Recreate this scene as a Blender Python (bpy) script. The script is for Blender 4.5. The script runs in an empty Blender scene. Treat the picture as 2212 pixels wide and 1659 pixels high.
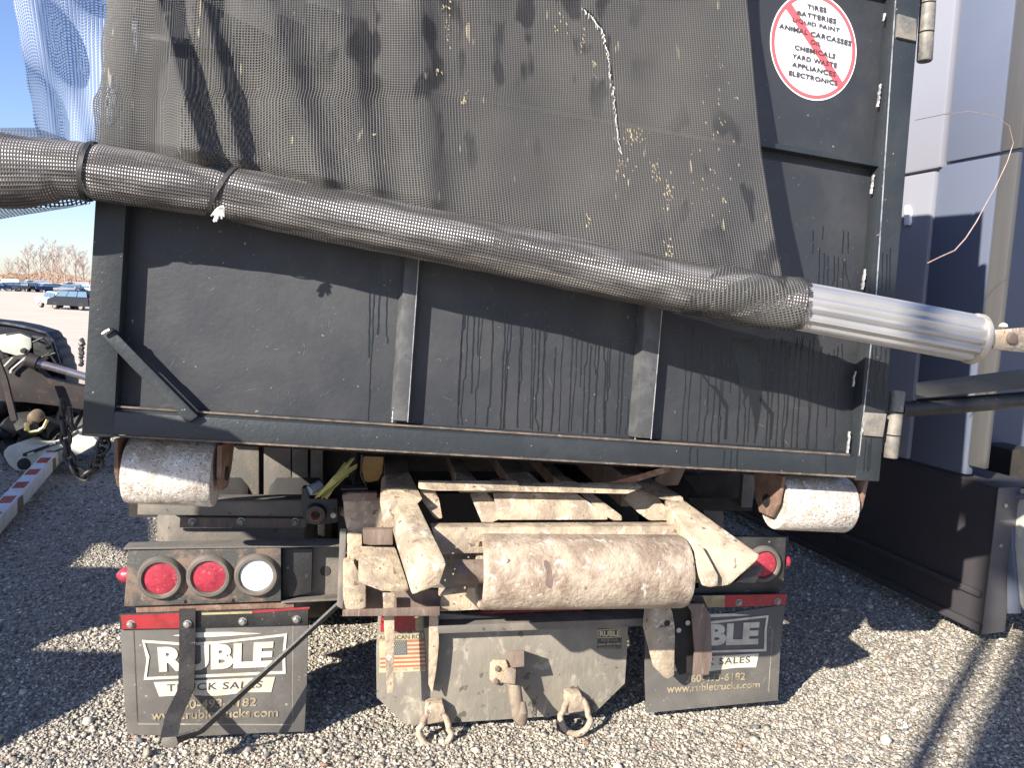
import bpy, bmesh, math, random
import numpy as np
from mathutils import Vector
random.seed(7); rng = np.random.default_rng(7)
S = bpy.context.scene
C = S.collection
# ------------------------------------------------------------------ camera, world, sun, exposure
F, CX, CY = 1671.0, 1106.0, 829.5          # focal length and centre in the units measured off the photo (2212 wide)
PITCH, ROLL, EYE = math.radians(6.3), math.atan(.04), 1.6
V = lambda *a: Vector(a)
cf = V(0, math.cos(PITCH), -math.sin(PITCH)); r0 = V(1, 0, 0); u0 = V(0, math.sin(PITCH), math.cos(PITCH))
cr = r0*math.cos(ROLL) + u0*math.sin(ROLL); cu_ = u0*math.cos(ROLL) - r0*math.sin(ROLL)
CAM = V(0, 0, EYE)
cam_d = bpy.data.cameras.new('camera'); cam = bpy.data.objects.new('camera', cam_d); C.objects.link(cam)
from mathutils import Matrix
mw = Matrix.Identity(4)
for i, c in enumerate((cr, cu_, -cf)):
    for j in range(3): mw[j][i] = c[j]
mw.translation = CAM
cam.matrix_world = mw
cam_d.sensor_width = 36; cam_d.lens = 36*F/2212; cam_d.clip_end = 3000; cam_d.clip_start = .05
S.camera = cam
SUN_AZ, SUN_EL = 39.3, 29.0                # the way the light travels over the ground, and its height
w = bpy.data.worlds.new("World"); S.world = w; w.use_nodes = True
nt = w.node_tree; bg = nt.nodes['Background']
sky = nt.nodes.new('ShaderNodeTexSky'); sky.sky_type = 'NISHITA'; sky.sun_disc = False
sky.sun_elevation = math.radians(SUN_EL); sky.sun_rotation = math.radians(SUN_AZ + 180)
sky.air_density = 1.0; sky.dust_density = 0.35; sky.ozone_density = 1.2
tint = nt.nodes.new('ShaderNodeMix'); tint.data_type = 'RGBA'; tint.blend_type = 'MULTIPLY'; tint.inputs[0].default_value = 1; tint.inputs[7].default_value = (.92, .98, 1.28, 1)
nt.links.new(sky.outputs[0], tint.inputs[6]); nt.links.new(tint.outputs[2], bg.inputs[0]); bg.inputs[1].default_value = .075
sd = bpy.data.lights.new('sun', 'SUN'); sd.energy = 5.0; sd.angle = math.radians(.5); sd.color = (1, .925, .82)
so = bpy.data.objects.new('sun', sd); C.objects.link(so)
sdir = V(math.cos(math.radians(SUN_EL))*math.sin(math.radians(SUN_AZ)), math.cos(math.radians(SUN_EL))*math.cos(math.radians(SUN_AZ)), -math.sin(math.radians(SUN_EL)))
so.rotation_euler = sdir.to_track_quat('-Z', 'Y').to_euler(); so.location = (-10, -12, 12)
S.view_settings.view_transform = 'Standard'; S.view_settings.look = 'None'; S.view_settings.gamma = 1
S.view_settings.use_curve_mapping = False; S.view_settings.exposure = 1.2
S.render.engine = 'CYCLES'
S.cycles.transparent_max_bounces = 24

# ------------------------------------------------------------------ measuring helpers
def ray(x, y): return cf*F + cr*(x-CX) + cu_*(CY-y)
_cr = dict(A=(0,0,2.572), B=(860,0,2.572), C=(1716,0,2.572), D=(0,600,2.572), E=(860,600,2.572), F=(1716,600,2.572),
           G=(0,1287,2.572), H=(860,1287,2.572), I=(1716,1287,2.572), J=(700,1100,3.6867), K=(1250,1100,3.16),
           L=(260,1080,3.16), M=(0,780,5.184), N=(2176,600,2.075), O=(2176,0,2.37), P=(0,580,7.54), Q=(0,1050,5.184))
def q(c, *v):
    x0, y0, s = _cr[c]
    r = [((x0+v[i]/s)/1.16456, (y0+v[i+1]/s)/1.16456) for i in range(0, len(v), 2)]
    return r if len(r) > 1 else r[0]
class Frame:
    def __init__(s, O, n): s.O = Vector(O); s.n = Vector(n).normalized()
    def pt(s, p, h=0.0):
        d = ray(*p[:2]); return CAM + d*(((s.O + s.n*h - CAM).dot(s.n))/d.dot(s.n))
def vpdir(l1, l2):
    L = lambda a, b: np.cross([a[0], a[1], 1.], [b[0], b[1], 1.])
    v = np.cross(L(*l1), L(*l2)); v = v[:2]/v[2]; return ray(*v).normalized()
def at_depth(p, d): r = ray(*p); return CAM + r*(d/F)
# the container's door face
ua = vpdir(((176,938),(1897,1035)), ((1640,315),(1905,350)))
if ua.x < 0: ua = -ua
ub = vpdir(((176,938),(195,460)), ((1897,1035),(1980,0)))
if ub.z < 0: ub = -ub
cn = ua.cross(ub).normalized(); UC = ua; VC = cn.cross(UC).normalized()
t_ = Frame(V(0,3,0), cn); k_ = 2.44/(t_.pt((1897,1035))-t_.pt((176,938))).length
BOX = Frame(CAM + (t_.pt((176,938))-CAM)*k_, cn)
O_C = BOX.pt((176,938))
def cw(u, v, h=0): return O_C + UC*u + VC*v + cn*h        # metres on the door face -> world
def cuv(p, h=0):
    d = BOX.pt(p, h) - O_C; return d.dot(UC), d.dot(VC)
# the truck's tail: upright plane
TN = V(.168, -.9858, 0).normalized(); UT = V(-TN.y, TN.x, 0)
t_ = Frame(V(0,3,0), TN); k_ = .61/(t_.pt((662,1400))-t_.pt((262,1400))).length
TR = Frame(CAM + (t_.pt((262,1400))-CAM)*k_, TN)
O_T = TR.pt((262,1400)); O_T.z = 0
def tw(u, z, h=0): return O_T + UT*u + V(0,0,z) + TN*h
GR = Frame(V(0,0,0), V(0,0,1))
# flank of the tractor parked on the right
WS = V(math.sin(math.radians(-17)), math.cos(math.radians(-17)), 0); SN = V(-WS.y, WS.x, 0)
SEMI = Frame(GR.pt((2140,1360))*.93 + V(0,0,.0), SN)
O_S = SEMI.pt((2140,1360)); O_S.z = 0
def sw(s, z, h=0): return O_S + WS*s + V(0,0,z) + SN*h

# ------------------------------------------------------------------ mesh helpers
class MB:
    def __init__(s): s.bm = bmesh.new(); s.uv = None
    def face(s, vs):
        try: return s.bm.faces.new(vs)
        except ValueError: return None
    def poly(s, front, back, bev=0):
        bm = bmesh.new()
        a = [bm.verts.new(p) for p in front]; b = [bm.verts.new(p) for p in back]
        bm.faces.new(a); bm.faces.new(b[::-1]); n = len(a)
        for i in range(n): bm.faces.new((a[i], b[i], b[(i+1) % n], a[(i+1) % n]))
        s._join(bm, bev); return s
    def _join(s, bm, bev=0):
        bmesh.ops.recalc_face_normals(bm, faces=bm.faces)
        if bev:
            bmesh.ops.bevel(bm, geom=list(bm.edges), offset=bev, segments=2, profile=.6, affect='EDGES', clamp_overlap=True)
        m = bpy.data.meshes.new('t'); bm.to_mesh(m); bm.free(); s.bm.from_mesh(m); bpy.data.meshes.remove(m)
    def prism(s, fr, pts, h, t, bev=0):
        f = [fr.pt(p, h) for p in pts]; return s.poly(f, [x - fr.n*t for x in f], bev)
    def hull(s, P, bev=0):
        bm = bmesh.new(); [bm.verts.new(p) for p in P]
        r = bmesh.ops.convex_hull(bm, input=bm.verts)
        bmesh.ops.delete(bm, geom=[v for v in bm.verts if not v.link_faces], context='VERTS')
        bmesh.ops.dissolve_limit(bm, angle_limit=.06, verts=bm.verts, edges=bm.edges)
        s._join(bm, bev); return s
    def hullpx(s, fr, P, bev=0): return s.hull([fr.pt(p, p[2]) for p in P], bev)
    def box(s, c, ax, sz, bev=0):
        P = [c + ax[0]*(i*sz[0]/2) + ax[1]*(j*sz[1]/2) + ax[2]*(k*sz[2]/2) for i in (-1,1) for j in (-1,1) for k in (-1,1)]
        return s.hull(P, bev)
    def cbox(s, u0, u1, v0, v1, h0, h1, bev=.003):
        return s.hull([cw(u, v, h) for u in (u0,u1) for v in (v0,v1) for h in (h0,h1)], bev)
    def tbox(s, u0, u1, v0, v1, h0, h1, bev=.003):
        return s.hull([tw(u, v, h) for u in (u0,u1) for v in (v0,v1) for h in (h0,h1)], bev)
    def tube(s, P, r, n=12, caps=True, closed=False, prof=None, up=None):
        P = [Vector(p) for p in P]; N = len(P); rings = []
        rr = r if isinstance(r, (list, tuple)) else [r]*N
        nrm = None
        for i in range(N):
            a = P[(i-1) % N] if (closed or i) else P[0]; b = P[(i+1) % N] if (closed or i < N-1) else P[-1]
            t = (b-a).normalized()
            if nrm is None:
                nrm = up - t*up.dot(t) if up else (t.orthogonal())
            nrm = (nrm - t*nrm.dot(t)).normalized(); bi = t.cross(nrm)
            ring = []
            for k in range(n):
                th = 2*math.pi*k/n; f = prof[k] if prof else 1
                ring.append(s.bm.verts.new(P[i] + (nrm*math.cos(th) + bi*math.sin(th))*rr[i]*f))
            rings.append(ring)
        for i in range(N if closed else N-1):
            A, B = rings[i], rings[(i+1) % N]
            for k in range(n): s.face((A[k], A[(k+1) % n], B[(k+1) % n], B[k]))
        if caps and not closed: s.face(rings[0][::-1]); s.face(rings[-1])
        return s
    def lathe(s, c, ax, prof, n=28):          # prof: (radius, offset along ax)
        ax = Vector(ax).normalized(); e1 = ax.orthogonal().normalized(); e2 = ax.cross(e1); rings = []
        for r, o in prof:
            if r <= 1e-6: rings.append([s.bm.verts.new(c + ax*o)]); continue
            rings.append([s.bm.verts.new(c + ax*o + (e1*math.cos(2*math.pi*k/n) + e2*math.sin(2*math.pi*k/n))*r) for k in range(n)])
        for A, B in zip(rings, rings[1:]):
            for k in range(n):
                a = [A[k % len(A)], A[(k+1) % len(A)]] if len(A) > 1 else [A[0]]
                b = [B[(k+1) % len(B)], B[k % len(B)]] if len(B) > 1 else [B[0]]
                s.face(a + b)
        return s
    def strip(s, P, wd, w, t):                 # flat bar through points, width along wd
        P = [Vector(p) for p in P]; rings = []
        for i, p in enumerate(P):
            d = (P[min(i+1, len(P)-1)] - P[max(i-1, 0)]).normalized()
            x = (Vector(wd) - d*Vector(wd).dot(d)).normalized(); y = d.cross(x)
            rings.append([s.bm.verts.new(p + x*(a*w/2) + y*(b*t/2)) for a, b in ((-1,-1),(1,-1),(1,1),(-1,1))])
        for A, B in zip(rings, rings[1:]):
            for k in range(4): s.face((A[k], A[(k+1) % 4], B[(k+1) % 4], B[k]))
        s.face(rings[0][::-1]); s.face(rings[-1]); return s
def link(name, me, mat, parent=None, smooth=35, origin=None):
    o = bpy.data.objects.new(name, me)
    if mat: me.materials.append(mat)
    L = None
    if parent is not None:
        L = V(*parent['_w'])
    else:
        n = len(me.vertices); co = np.empty(n*3, 'f'); me.vertices.foreach_get('co', co); co = co.reshape(-1, 3)
        L = V(*(float(x) for x in ((co[:,0].min()+co[:,0].max())/2, (co[:,1].min()+co[:,1].max())/2, co[:,2].min()))) if origin is None else Vector(origin)
    me.transform(Matrix.Translation(-L))
    if smooth and len(me.polygons):
        me.polygons.foreach_set('use_smooth', [True]*len(me.polygons)); me.set_sharp_from_angle(angle=math.radians(smooth))
    C.objects.link(o)
    if parent is None: o.location = L
    else: o.parent = parent
    o['_w'] = tuple(L)
    return o
def obj(name, mb, mat, parent=None, smooth=35, origin=None):
    bmesh.ops.recalc_face_normals(mb.bm, faces=mb.bm.faces)
    me = bpy.data.meshes.new(name); mb.bm.to_mesh(me); mb.bm.free()
    return link(name, me, mat, parent, smooth, origin)
def tag(o, label=None, cat=None, group=None, kind=None):
    for k, v in (('label', label), ('category', cat), ('group', group), ('kind', kind)):
        if v: o[k] = v
    return o
def thing(name, loc, label, cat, group=None):
    o = bpy.data.objects.new(name, None); C.objects.link(o); o.location = loc; o.empty_display_size = .2
    o['_w'] = tuple(loc); return tag(o, label, cat, group)
def copy_tree(o, parent=None):
    c = o.copy(); C.objects.link(c)
    if parent is not None: c.parent = parent
    for ch in list(o.children): copy_tree(ch, c)
    return c
def px_poly(name, fr, pts, h, t, mat, parent, bev=.002):
    return obj(name, MB().prism(fr, pts, h, t, bev), mat, parent)

# ------------------------------------------------------------------ materials
def newmat(name):
    m = bpy.data.materials.new(name); m.use_nodes = True; n = m.node_tree.nodes; l = m.node_tree.links
    return m, n, l, n['Principled BSDF']
def noise(n, l, vec, scale, detail=4, rough=.6, dist=0):
    t = n.new('ShaderNodeTexNoise'); t.inputs['Scale'].default_value = scale; t.inputs['Detail'].default_value = detail
    t.inputs['Roughness'].default_value = rough; t.inputs['Distortion'].default_value = dist; l.new(vec, t.inputs['Vector']); return t.outputs['Fac']
def ramp(n, l, fac, a, b, ca=(0,0,0,1), cb=(1,1,1,1)):
    r = n.new('ShaderNodeValToRGB'); r.color_ramp.elements[0].position = a; r.color_ramp.elements[1].position = b
    r.color_ramp.elements[0].color = ca; r.color_ramp.elements[1].color = cb; l.new(fac, r.inputs[0]); return r.outputs[0]
def mix(n, l, fac, a, b):
    m = n.new('ShaderNodeMix'); m.data_type = 'RGBA'
    for s, v in ((0, fac), (6, a), (7, b)):
        if isinstance(v, (tuple, float, int)): m.inputs[s].default_value = (*v, 1) if isinstance(v, tuple) and len(v) == 3 else v
        else: l.new(v, m.inputs[s])
    return m.outputs[2]
def mth(n, l, op, a, b=None, c=None):
    m = n.new('ShaderNodeMath'); m.operation = op
    for i, v in enumerate((a, b, c)):
        if v is None: continue
        if isinstance(v, (int, float)): m.inputs[i].default_value = v
        else: l.new(v, m.inputs[i])
    return m.outputs[0]
def surf(name, c1, c2=None, c3=None, sc=6, rough=.6, metal=0, bump=.15, bsc=90, thr=(.45,.65), thr3=(.58,.68), speck=None, stretch=None, rvar=.12, spec=.5):
    m, n, l, P = newmat(name)
    tc = n.new('ShaderNodeTexCoord'); vec = tc.outputs['Object']
    if stretch:
        mp = n.new('ShaderNodeMapping'); mp.inputs['Scale'].default_value = stretch; l.new(vec, mp.inputs[0]); vec = mp.outputs[0]
    col = c1; n1 = noise(n, l, vec, sc, 6, .62, .3)
    if c2: col = mix(n, l, ramp(n, l, n1, *thr), c1, c2)
    if c3:
        n2 = noise(n, l, vec, sc*2.7, 8, .7, .6); col = mix(n, l, ramp(n, l, n2, *thr3), col, c3)
    if speck:
        sc_, s_, a_ = speck
        n3 = noise(n, l, tc.outputs['Object'], s_, 2, .5); col = mix(n, l, ramp(n, l, n3, a_, a_+.04), col, sc_)
    if isinstance(col, tuple): P.inputs['Base Color'].default_value = (*col, 1)
    else: l.new(col, P.inputs['Base Color'])
    n4 = noise(n, l, tc.outputs['Object'], sc*1.9, 5, .6)
    rr = mth(n, l, 'MULTIPLY_ADD', n4, rvar*2, rough-rvar); l.new(rr, P.inputs['Roughness'])
    P.inputs['Metallic'].default_value = metal; P.inputs['Specular IOR Level'].default_value = spec
    if bump:
        b = n.new('ShaderNodeBump'); b.inputs['Strength'].default_value = bump; b.inputs['Distance'].default_value = .006
        nb = noise(n, l, vec, bsc, 6, .65)
        nb2 = mth(n, l, 'ADD', nb, mth(n, l, 'MULTIPLY', n1, .8)); l.new(nb2, b.inputs['Height']); l.new(b.outputs[0], P.inputs['Normal'])
    return m
M = {}
M['box'] = surf('container_paint', (.033,.036,.042), (.050,.052,.056), (.080,.078,.075), sc=3.2, spec=.3, rough=.5, bump=.22, bsc=45, thr3=(.62,.80), speck=((.22,.21,.19), 70, .735))
M['boxframe'] = surf('container_frame_paint', (.024,.029,.033), (.035,.040,.043), (.09,.08,.065), sc=5, spec=.35, rough=.45, bump=.25, bsc=60, thr3=(.66,.8), speck=((.30,.27,.21), 85, .73))
M['frame_lit'] = surf('lit_frame_paint', (.060,.062,.064), (.10,.10,.10), (.035,.036,.038), sc=14, rough=.5, bump=.2)  # frame paint made lighter; the lit rib fronts are put into it
M['wet'] = surf('wet_streak', (.008,.009,.010), rough=.28, bump=0, rvar=.05)
M['dust'] = surf('dusty_steel', (.45,.36,.25), (.27,.215,.16), (.62,.57,.48), sc=9, rough=.85, bump=1.3, bsc=32, thr=(.44,.58), thr3=(.57,.67), speck=((.17,.12,.085), 45, .655))
M['rustdust'] = surf('dusty_rusted_roller', (.41,.335,.25), (.25,.185,.135), (.58,.54,.46), sc=11, rough=.85, bump=1.4, bsc=45, thr=(.42,.6), thr3=(.57,.68), speck=((.13,.085,.06), 42, .71))
M['brown'] = surf('brown_worn_steel', (.20,.15,.12), (.13,.09,.07), (.33,.26,.20), sc=12, rough=.75, bump=.4, stretch=(1,1,.2))
M['dirty'] = surf('dirty_grey_steel', (.13,.12,.105), (.20,.17,.14), (.23,.13,.085), sc=7, rough=.75, bump=.35, thr3=(.6,.75), speck=((.06,.06,.06), 30, .68))
M['rusty'] = surf('rust_streaked_paint', (.055,.055,.05), (.17,.115,.085), (.24,.19,.15), sc=8, rough=.7, bump=.4, thr=(.46,.58), thr3=(.58,.7), speck=((.3,.26,.2), 80, .72))
M['lip'] = surf('rusty_lip', (.17,.10,.07), (.28,.19,.14), (.10,.06,.05), sc=14, rough=.85, bump=.6)
M['black'] = surf('black_steel', (.018,.018,.019), (.04,.038,.036), (.13,.11,.09), sc=9, rough=.5, bump=.3, thr3=(.62,.72), speck=((.2,.18,.15), 60, .72))
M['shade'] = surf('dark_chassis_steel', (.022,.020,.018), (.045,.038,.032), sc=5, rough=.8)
M['rubber'] = surf('mud_flap_rubber', (.10,.094,.085), (.17,.156,.136), (.27,.24,.20), sc=3.5, rough=.7, bump=.2, thr=(.42,.7), thr3=(.64,.85), speck=((.30,.28,.25), 75, .70))
M['tyre'] = surf('tyre_rubber', (.02,.02,.02), (.04,.037,.034), sc=6, rough=.85)
M['letter'] = surf('cream_flap_lettering', (.62,.57,.46), (.45,.40,.31), sc=12, rough=.6, bump=.1)
M['letter2'] = surf('worn_tan_lettering', (.34,.28,.18), (.13,.11,.08), sc=26, rough=.7, bump=.1)
M['ink'] = surf('dark_lettering', (.045,.043,.04), (.09,.08,.07), sc=30, rough=.6, bump=0)
M['plate'] = surf('dusty_hitch_plate', (.205,.185,.15), (.27,.245,.195), (.42,.37,.29), sc=5, rough=.8, bump=.5, bsc=35, thr3=(.55,.68), speck=((.11,.10,.08), 24, .64), stretch=(1,1,.55))
M['tape_red'] = surf('red_reflective_tape', (.33,.03,.035), (.22,.025,.03), (.20,.12,.10), sc=14, rough=.35, bump=.05)
M['tape_pale'] = surf('dirty_pale_tape', (.38,.33,.17), (.24,.16,.10), sc=20, rough=.4, bump=.05)
M['red'] = surf('red_lamp_lens', (.36,.035,.055), (.25,.022,.04), (.50,.18,.18), sc=30, rough=.3, bump=.35, bsc=55)
M['clear'] = surf('clear_lamp_lens', (.80,.80,.77), (.62,.62,.60), sc=40, rough=.22, bump=.35, bsc=60)
M['grommet'] = surf('lamp_grommet_rubber', (.10,.09,.075), (.15,.13,.11), sc=10, rough=.8)
M['bolt'] = surf('zinc_bolt', (.36,.35,.33), (.24,.21,.18), sc=40, rough=.45, metal=.6)
M['alu'] = surf('bright_aluminium', (.56,.56,.56), (.44,.44,.44), sc=5, rough=.36, metal=.6, bump=.12, bsc=25, stretch=(.3,1,1))
M['alu_d'] = surf('dull_cast_aluminium', (.55,.50,.43), (.42,.38,.33), sc=14, rough=.55, metal=.5, bump=.3)
M['speck'] = surf('speckled_roller_paint', (.62,.57,.50), (.42,.35,.28), (.78,.76,.72), sc=17, rough=.5, bump=.9, bsc=95, thr=(.42,.62), thr3=(.52,.62), speck=((.26,.23,.20), 150, .60))
M['ochre'] = surf('ochre_worn_block', (.46,.27,.08), (.40,.29,.19), (.24,.13,.07), sc=14, rough=.8, bump=.4)
M['strap'] = surf('yellow_webbing', (.52,.47,.16), (.38,.36,.12), sc=30, rough=.7, bump=.3, stretch=(1,1,6))
M['sticker'] = surf('white_sticker', (.86,.86,.87), (.80,.80,.82), sc=4, rough=.35, bump=.03)
M['sred'] = surf('red_print', (.72,.10,.11), rough=.35, bump=0)
M['sink'] = surf('black_print', (.06,.055,.06), rough=.4, bump=0)
M['semi'] = surf('blue_grey_cab_paint', (.118,.136,.185), (.126,.145,.195), sc=1.2, rough=.42, metal=.0, spec=.35, bump=.02, rvar=.04)
M['semi2'] = surf('pale_lavender_cab_paint', (.225,.23,.265), (.235,.24,.275), sc=1.2, rough=.42, metal=.0, spec=.35, bump=.02, rvar=.04)
M['semig'] = surf('grey_cab_extender', (.075,.074,.075), (.09,.089,.088), sc=2, rough=.55, bump=.08, stretch=(8,8,.4))
M['skirt'] = surf('dark_skirt_panel', (.050,.046,.050), (.058,.053,.056), sc=2, spec=.25, rough=.42, bump=.04)
M['white'] = surf('white_plastic_tank', (.62,.62,.52), (.48,.49,.44), (.70,.69,.62), sc=4, rough=.5, bump=.1)
M['barw'] = surf('chipped_white_paint', (.66,.66,.66), (.55,.54,.52), (.25,.15,.09), sc=8, rough=.6, bump=.2, thr3=(.68,.72))
M['navy'] = surf('dark_navy_body', (.010,.013,.024), (.018,.02,.03), (.05,.05,.055), sc=6, rough=.6, bump=.3, spec=.2, thr3=(.6,.66))
M['brownbeam'] = surf('dark_brown_beam', (.020,.016,.016), (.036,.026,.024), (.10,.055,.038), sc=5, rough=.7, bump=.3)
M['chrome'] = surf('oily_piston_rod', (.45,.42,.42), (.30,.16,.13), sc=7, rough=.3, metal=.8, bump=.05)
M['brass'] = surf('brass_fitting', (.50,.42,.22), (.3,.25,.15), sc=20, rough=.4, metal=.8)
M['torn'] = surf('frayed_white_thread', (.62,.60,.56), (.25,.24,.22), sc=60, rough=.9, bump=.6)
M['chip'] = surf('wood_dust_smear', (.50,.42,.24), (.36,.30,.18), sc=40, rough=.9, bump=.3)
M['glass'] = surf('car_glass', (.10,.16,.22), rough=.15, bump=0, rvar=.03)

M['edgedirt'] = surf('edge_rust_and_dirt', (.17,.125,.09), (.07,.06,.05), (.27,.21,.15), sc=16, rough=.9, bump=.4, thr=(.4,.6), stretch=(1,1,1))
def weave(name, c1, c2, pitch=.0072, hole=.60, stains=True, transl=0, rough=.65, alpha_on=True, under=None):
    m, n, l, P = newmat(name)
    uvn = n.new('ShaderNodeUVMap'); sx = n.new('ShaderNodeSeparateXYZ'); l.new(uvn.outputs[0], sx.inputs[0])
    tc = n.new('ShaderNodeTexCoord')
    wob = noise(n, l, tc.outputs['Object'], 5, 2, .5)
    ux = mth(n, l, 'MULTIPLY_ADD', wob, .006, sx.outputs[0])
    a = mth(n, l, 'ABSOLUTE', mth(n, l, 'SINE', mth(n, l, 'MULTIPLY', ux, math.pi/pitch*.82)))
    b = mth(n, l, 'ABSOLUTE', mth(n, l, 'SINE', mth(n, l, 'MULTIPLY', sx.outputs[1], math.pi/pitch)))
    mn = mth(n, l, 'MINIMUM', a, b)
    hl = mth(n, l, 'GREATER_THAN', mn, hole)
    big = noise(n, l, tc.outputs['Object'], 2.2, 5, .6, .4)
    col = mix(n, l, ramp(n, l, big, .35, .7), c1, c2)
    if stains:
        mp = n.new('ShaderNodeMapping'); mp.inputs['Scale'].default_value = (15, 8, 6.5); mp.inputs['Rotation'].default_value = (0, .35, 0)
        l.new(tc.outputs['Object'], mp.inputs[0])
        n2 = noise(n, l, mp.outputs[0], 1.0, 2, .45, .2); reg = noise(n, l, tc.outputs['Object'], 1.4, 1, .4)
        st = mth(n, l, 'MULTIPLY', ramp(n, l, n2, .53, .60), ramp(n, l, reg, .40, .52))
        col = mix(n, l, mth(n, l, 'MULTIPLY', st, .85), col, (.022,.022,.026))
        mp2 = n.new('ShaderNodeMapping'); mp2.inputs['Scale'].default_value = (60, 10, 12); mp2.inputs['Rotation'].default_value = (0, .33, 0)
        l.new(tc.outputs['Object'], mp2.inputs[0])
        n3 = noise(n, l, mp2.outputs[0], 1.0, 1, .4)
        col = mix(n, l, mth(n, l, 'MULTIPLY', ramp(n, l, n3, .74, .78), .7), col, (.50,.44,.30))
    shade = mth(n, l, 'MULTIPLY_ADD', mn, -.95, 1.2)
    mm = n.new('ShaderNodeMix'); mm.data_type = 'RGBA'; mm.blend_type = 'MULTIPLY'; mm.inputs[0].default_value = 1
    l.new(col, mm.inputs[6]); l.new(shade, mm.inputs[7])
    if under:      # the pale tube seen through the openings
        mpu = n.new('ShaderNodeMapping'); mpu.inputs['Scale'].default_value = (26, 3.2, 1); l.new(uvn.outputs[0], mpu.inputs[0]); un = noise(n, l, mpu.outputs[0], 1.0, 4, .6, .4); uc_ = mix(n, l, ramp(n, l, un, .40, .56), under[0], under[1])
        hm = ramp(n, l, mn, hole-.10, hole+.06); l.new(mix(n, l, hm, mm.outputs[2], uc_), P.inputs['Base Color'])
        l.new(mth(n, l, 'MULTIPLY', hm, .75), P.inputs['Metallic'])
    else: l.new(mm.outputs[2], P.inputs['Base Color'])
    P.inputs['Roughness'].default_value = rough; P.inputs['Specular IOR Level'].default_value = .35
    bmp = n.new('ShaderNodeBump'); bmp.inputs['Strength'].default_value = 1.0; bmp.inputs['Distance'].default_value = .0025; bmp.invert = True
    l.new(mn, bmp.inputs['Height']); l.new(bmp.outputs[0], P.inputs['Normal'])
    out = n['Material Output']; base = P.outputs[0]
    if transl:
        tl = n.new('ShaderNodeBsdfTranslucent'); l.new(mm.outputs[2], tl.inputs[0]); ms = n.new('ShaderNodeMixShader'); ms.inputs[0].default_value = transl
        l.new(P.outputs[0], ms.inputs[1]); l.new(tl.outputs[0], ms.inputs[2]); base = ms.outputs[0]
    if alpha_on:
        tr = n.new('ShaderNodeBsdfTransparent'); m2 = n.new('ShaderNodeMixShader'); l.new(hl, m2.inputs[0]); l.new(base, m2.inputs[1]); l.new(tr.outputs[0], m2.inputs[2]); base = m2.outputs[0]
    l.new(base, out.inputs[0]); return m
M['mesh'] = weave('woven_mesh_tarp', (.135,.130,.120), (.088,.087,.085), hole=.73, pitch=.0066)
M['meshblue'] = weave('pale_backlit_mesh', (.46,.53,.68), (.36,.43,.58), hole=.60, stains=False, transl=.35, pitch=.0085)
M['wrap'] = weave('mesh_wrapped_over_tube', (.075,.070,.064), (.13,.12,.105), hole=.64, stains=False, rough=.34, pitch=.0070, alpha_on=False, under=((.62,.59,.57), (.10,.095,.10)))

# ------------------------------------------------------------------ ground
def gz(x, y):
    d = math.hypot(x, y); t = min(max((d-9)/55, 0), 1); return -.8*t*t*(3-2*t)
def ground():
    rs = [0, .8, 1.4] + list(np.geomspace(1.8, 14, 150)) + list(np.geomspace(15, 1800, 60))
    n = 240; vs = []; fs = []
    for i, r in enumerate(rs):
        for k in range(n):
            a = 2*math.pi*k/n; x, y = r*math.sin(a), r*math.cos(a)
            vs.append((x, y, gz(x, y) + (.006*math.sin(3.1*x+1.3*y)*math.cos(2.3*y-x) if .5 < r < 14 else 0)))
    for i in range(len(rs)-1):
        for k in range(n): fs.append((i*n+k, i*n+(k+1) % n, (i+1)*n+(k+1) % n, (i+1)*n+k))
    me = bpy.data.meshes.new('ground'); me.from_pydata(vs, [], fs)
    m, nn, l, P = newmat('gravel_ground')
    tc = nn.new('ShaderNodeTexCoord'); pos = tc.outputs['Object']
    def vor(sc, feat='F1'):
        v = nn.new('ShaderNodeTexVoronoi'); v.inputs['Scale'].default_value = sc; v.feature = feat; l.new(pos, v.inputs['Vector']); return v
    v1 = vor(62); v2 = vor(120)
    sep = nn.new('ShaderNodeSeparateColor'); l.new(v1.outputs['Color'], sep.inputs[0])
    stone = ramp(nn, l, sep.outputs[0], 0, 1, (.15,.13,.11,1), (.50,.44,.35,1))
    far = mix(nn, l, ramp(nn, l, noise(nn, l, pos, .35, 6, .65), .35, .65), (.50,.42,.33), (.57,.49,.40))
    mp = nn.new('ShaderNodeMapping'); mp.inputs['Scale'].default_value = (.25, 1.6, 1); l.new(pos, mp.inputs[0])
    far = mix(nn, l, ramp(nn, l, noise(nn, l, mp.outputs[0], 2.0, 5, .7, .5), .58, .72), far, (.27,.23,.185))
    ln_ = nn.new('ShaderNodeVectorMath'); ln_.operation = 'LENGTH'; l.new(pos, ln_.inputs[0])
    f = ramp(nn, l, mth(nn, l, 'DIVIDE', ln_.outputs['Value'], 30), .25, .6)
    patch = ramp(nn, l, noise(nn, l, pos, 1.1, 4, .6), .4, .7)
    col = mix(nn, l, mth(nn, l, 'MULTIPLY', patch, .45), stone, (.30,.265,.215))
    l.new(mix(nn, l, f, col, far), P.inputs['Base Color']); P.inputs['Roughness'].default_value = .9
    b = nn.new('ShaderNodeBump'); l.new(mth(nn, l, 'SUBTRACT', 1, f), b.inputs['Strength']); b.inputs['Distance'].default_value = .012; b.invert = True
    l.new(mth(nn, l, 'ADD', v1.outputs['Distance'], mth(nn, l, 'MULTIPLY', v2.outputs['Distance'], .5)), b.inputs['Height']); l.new(b.outputs[0], P.inputs['Normal'])
    o = link('ground', me, m, origin=(0,0,0)); tag(o, kind='structure')
ground()
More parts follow.
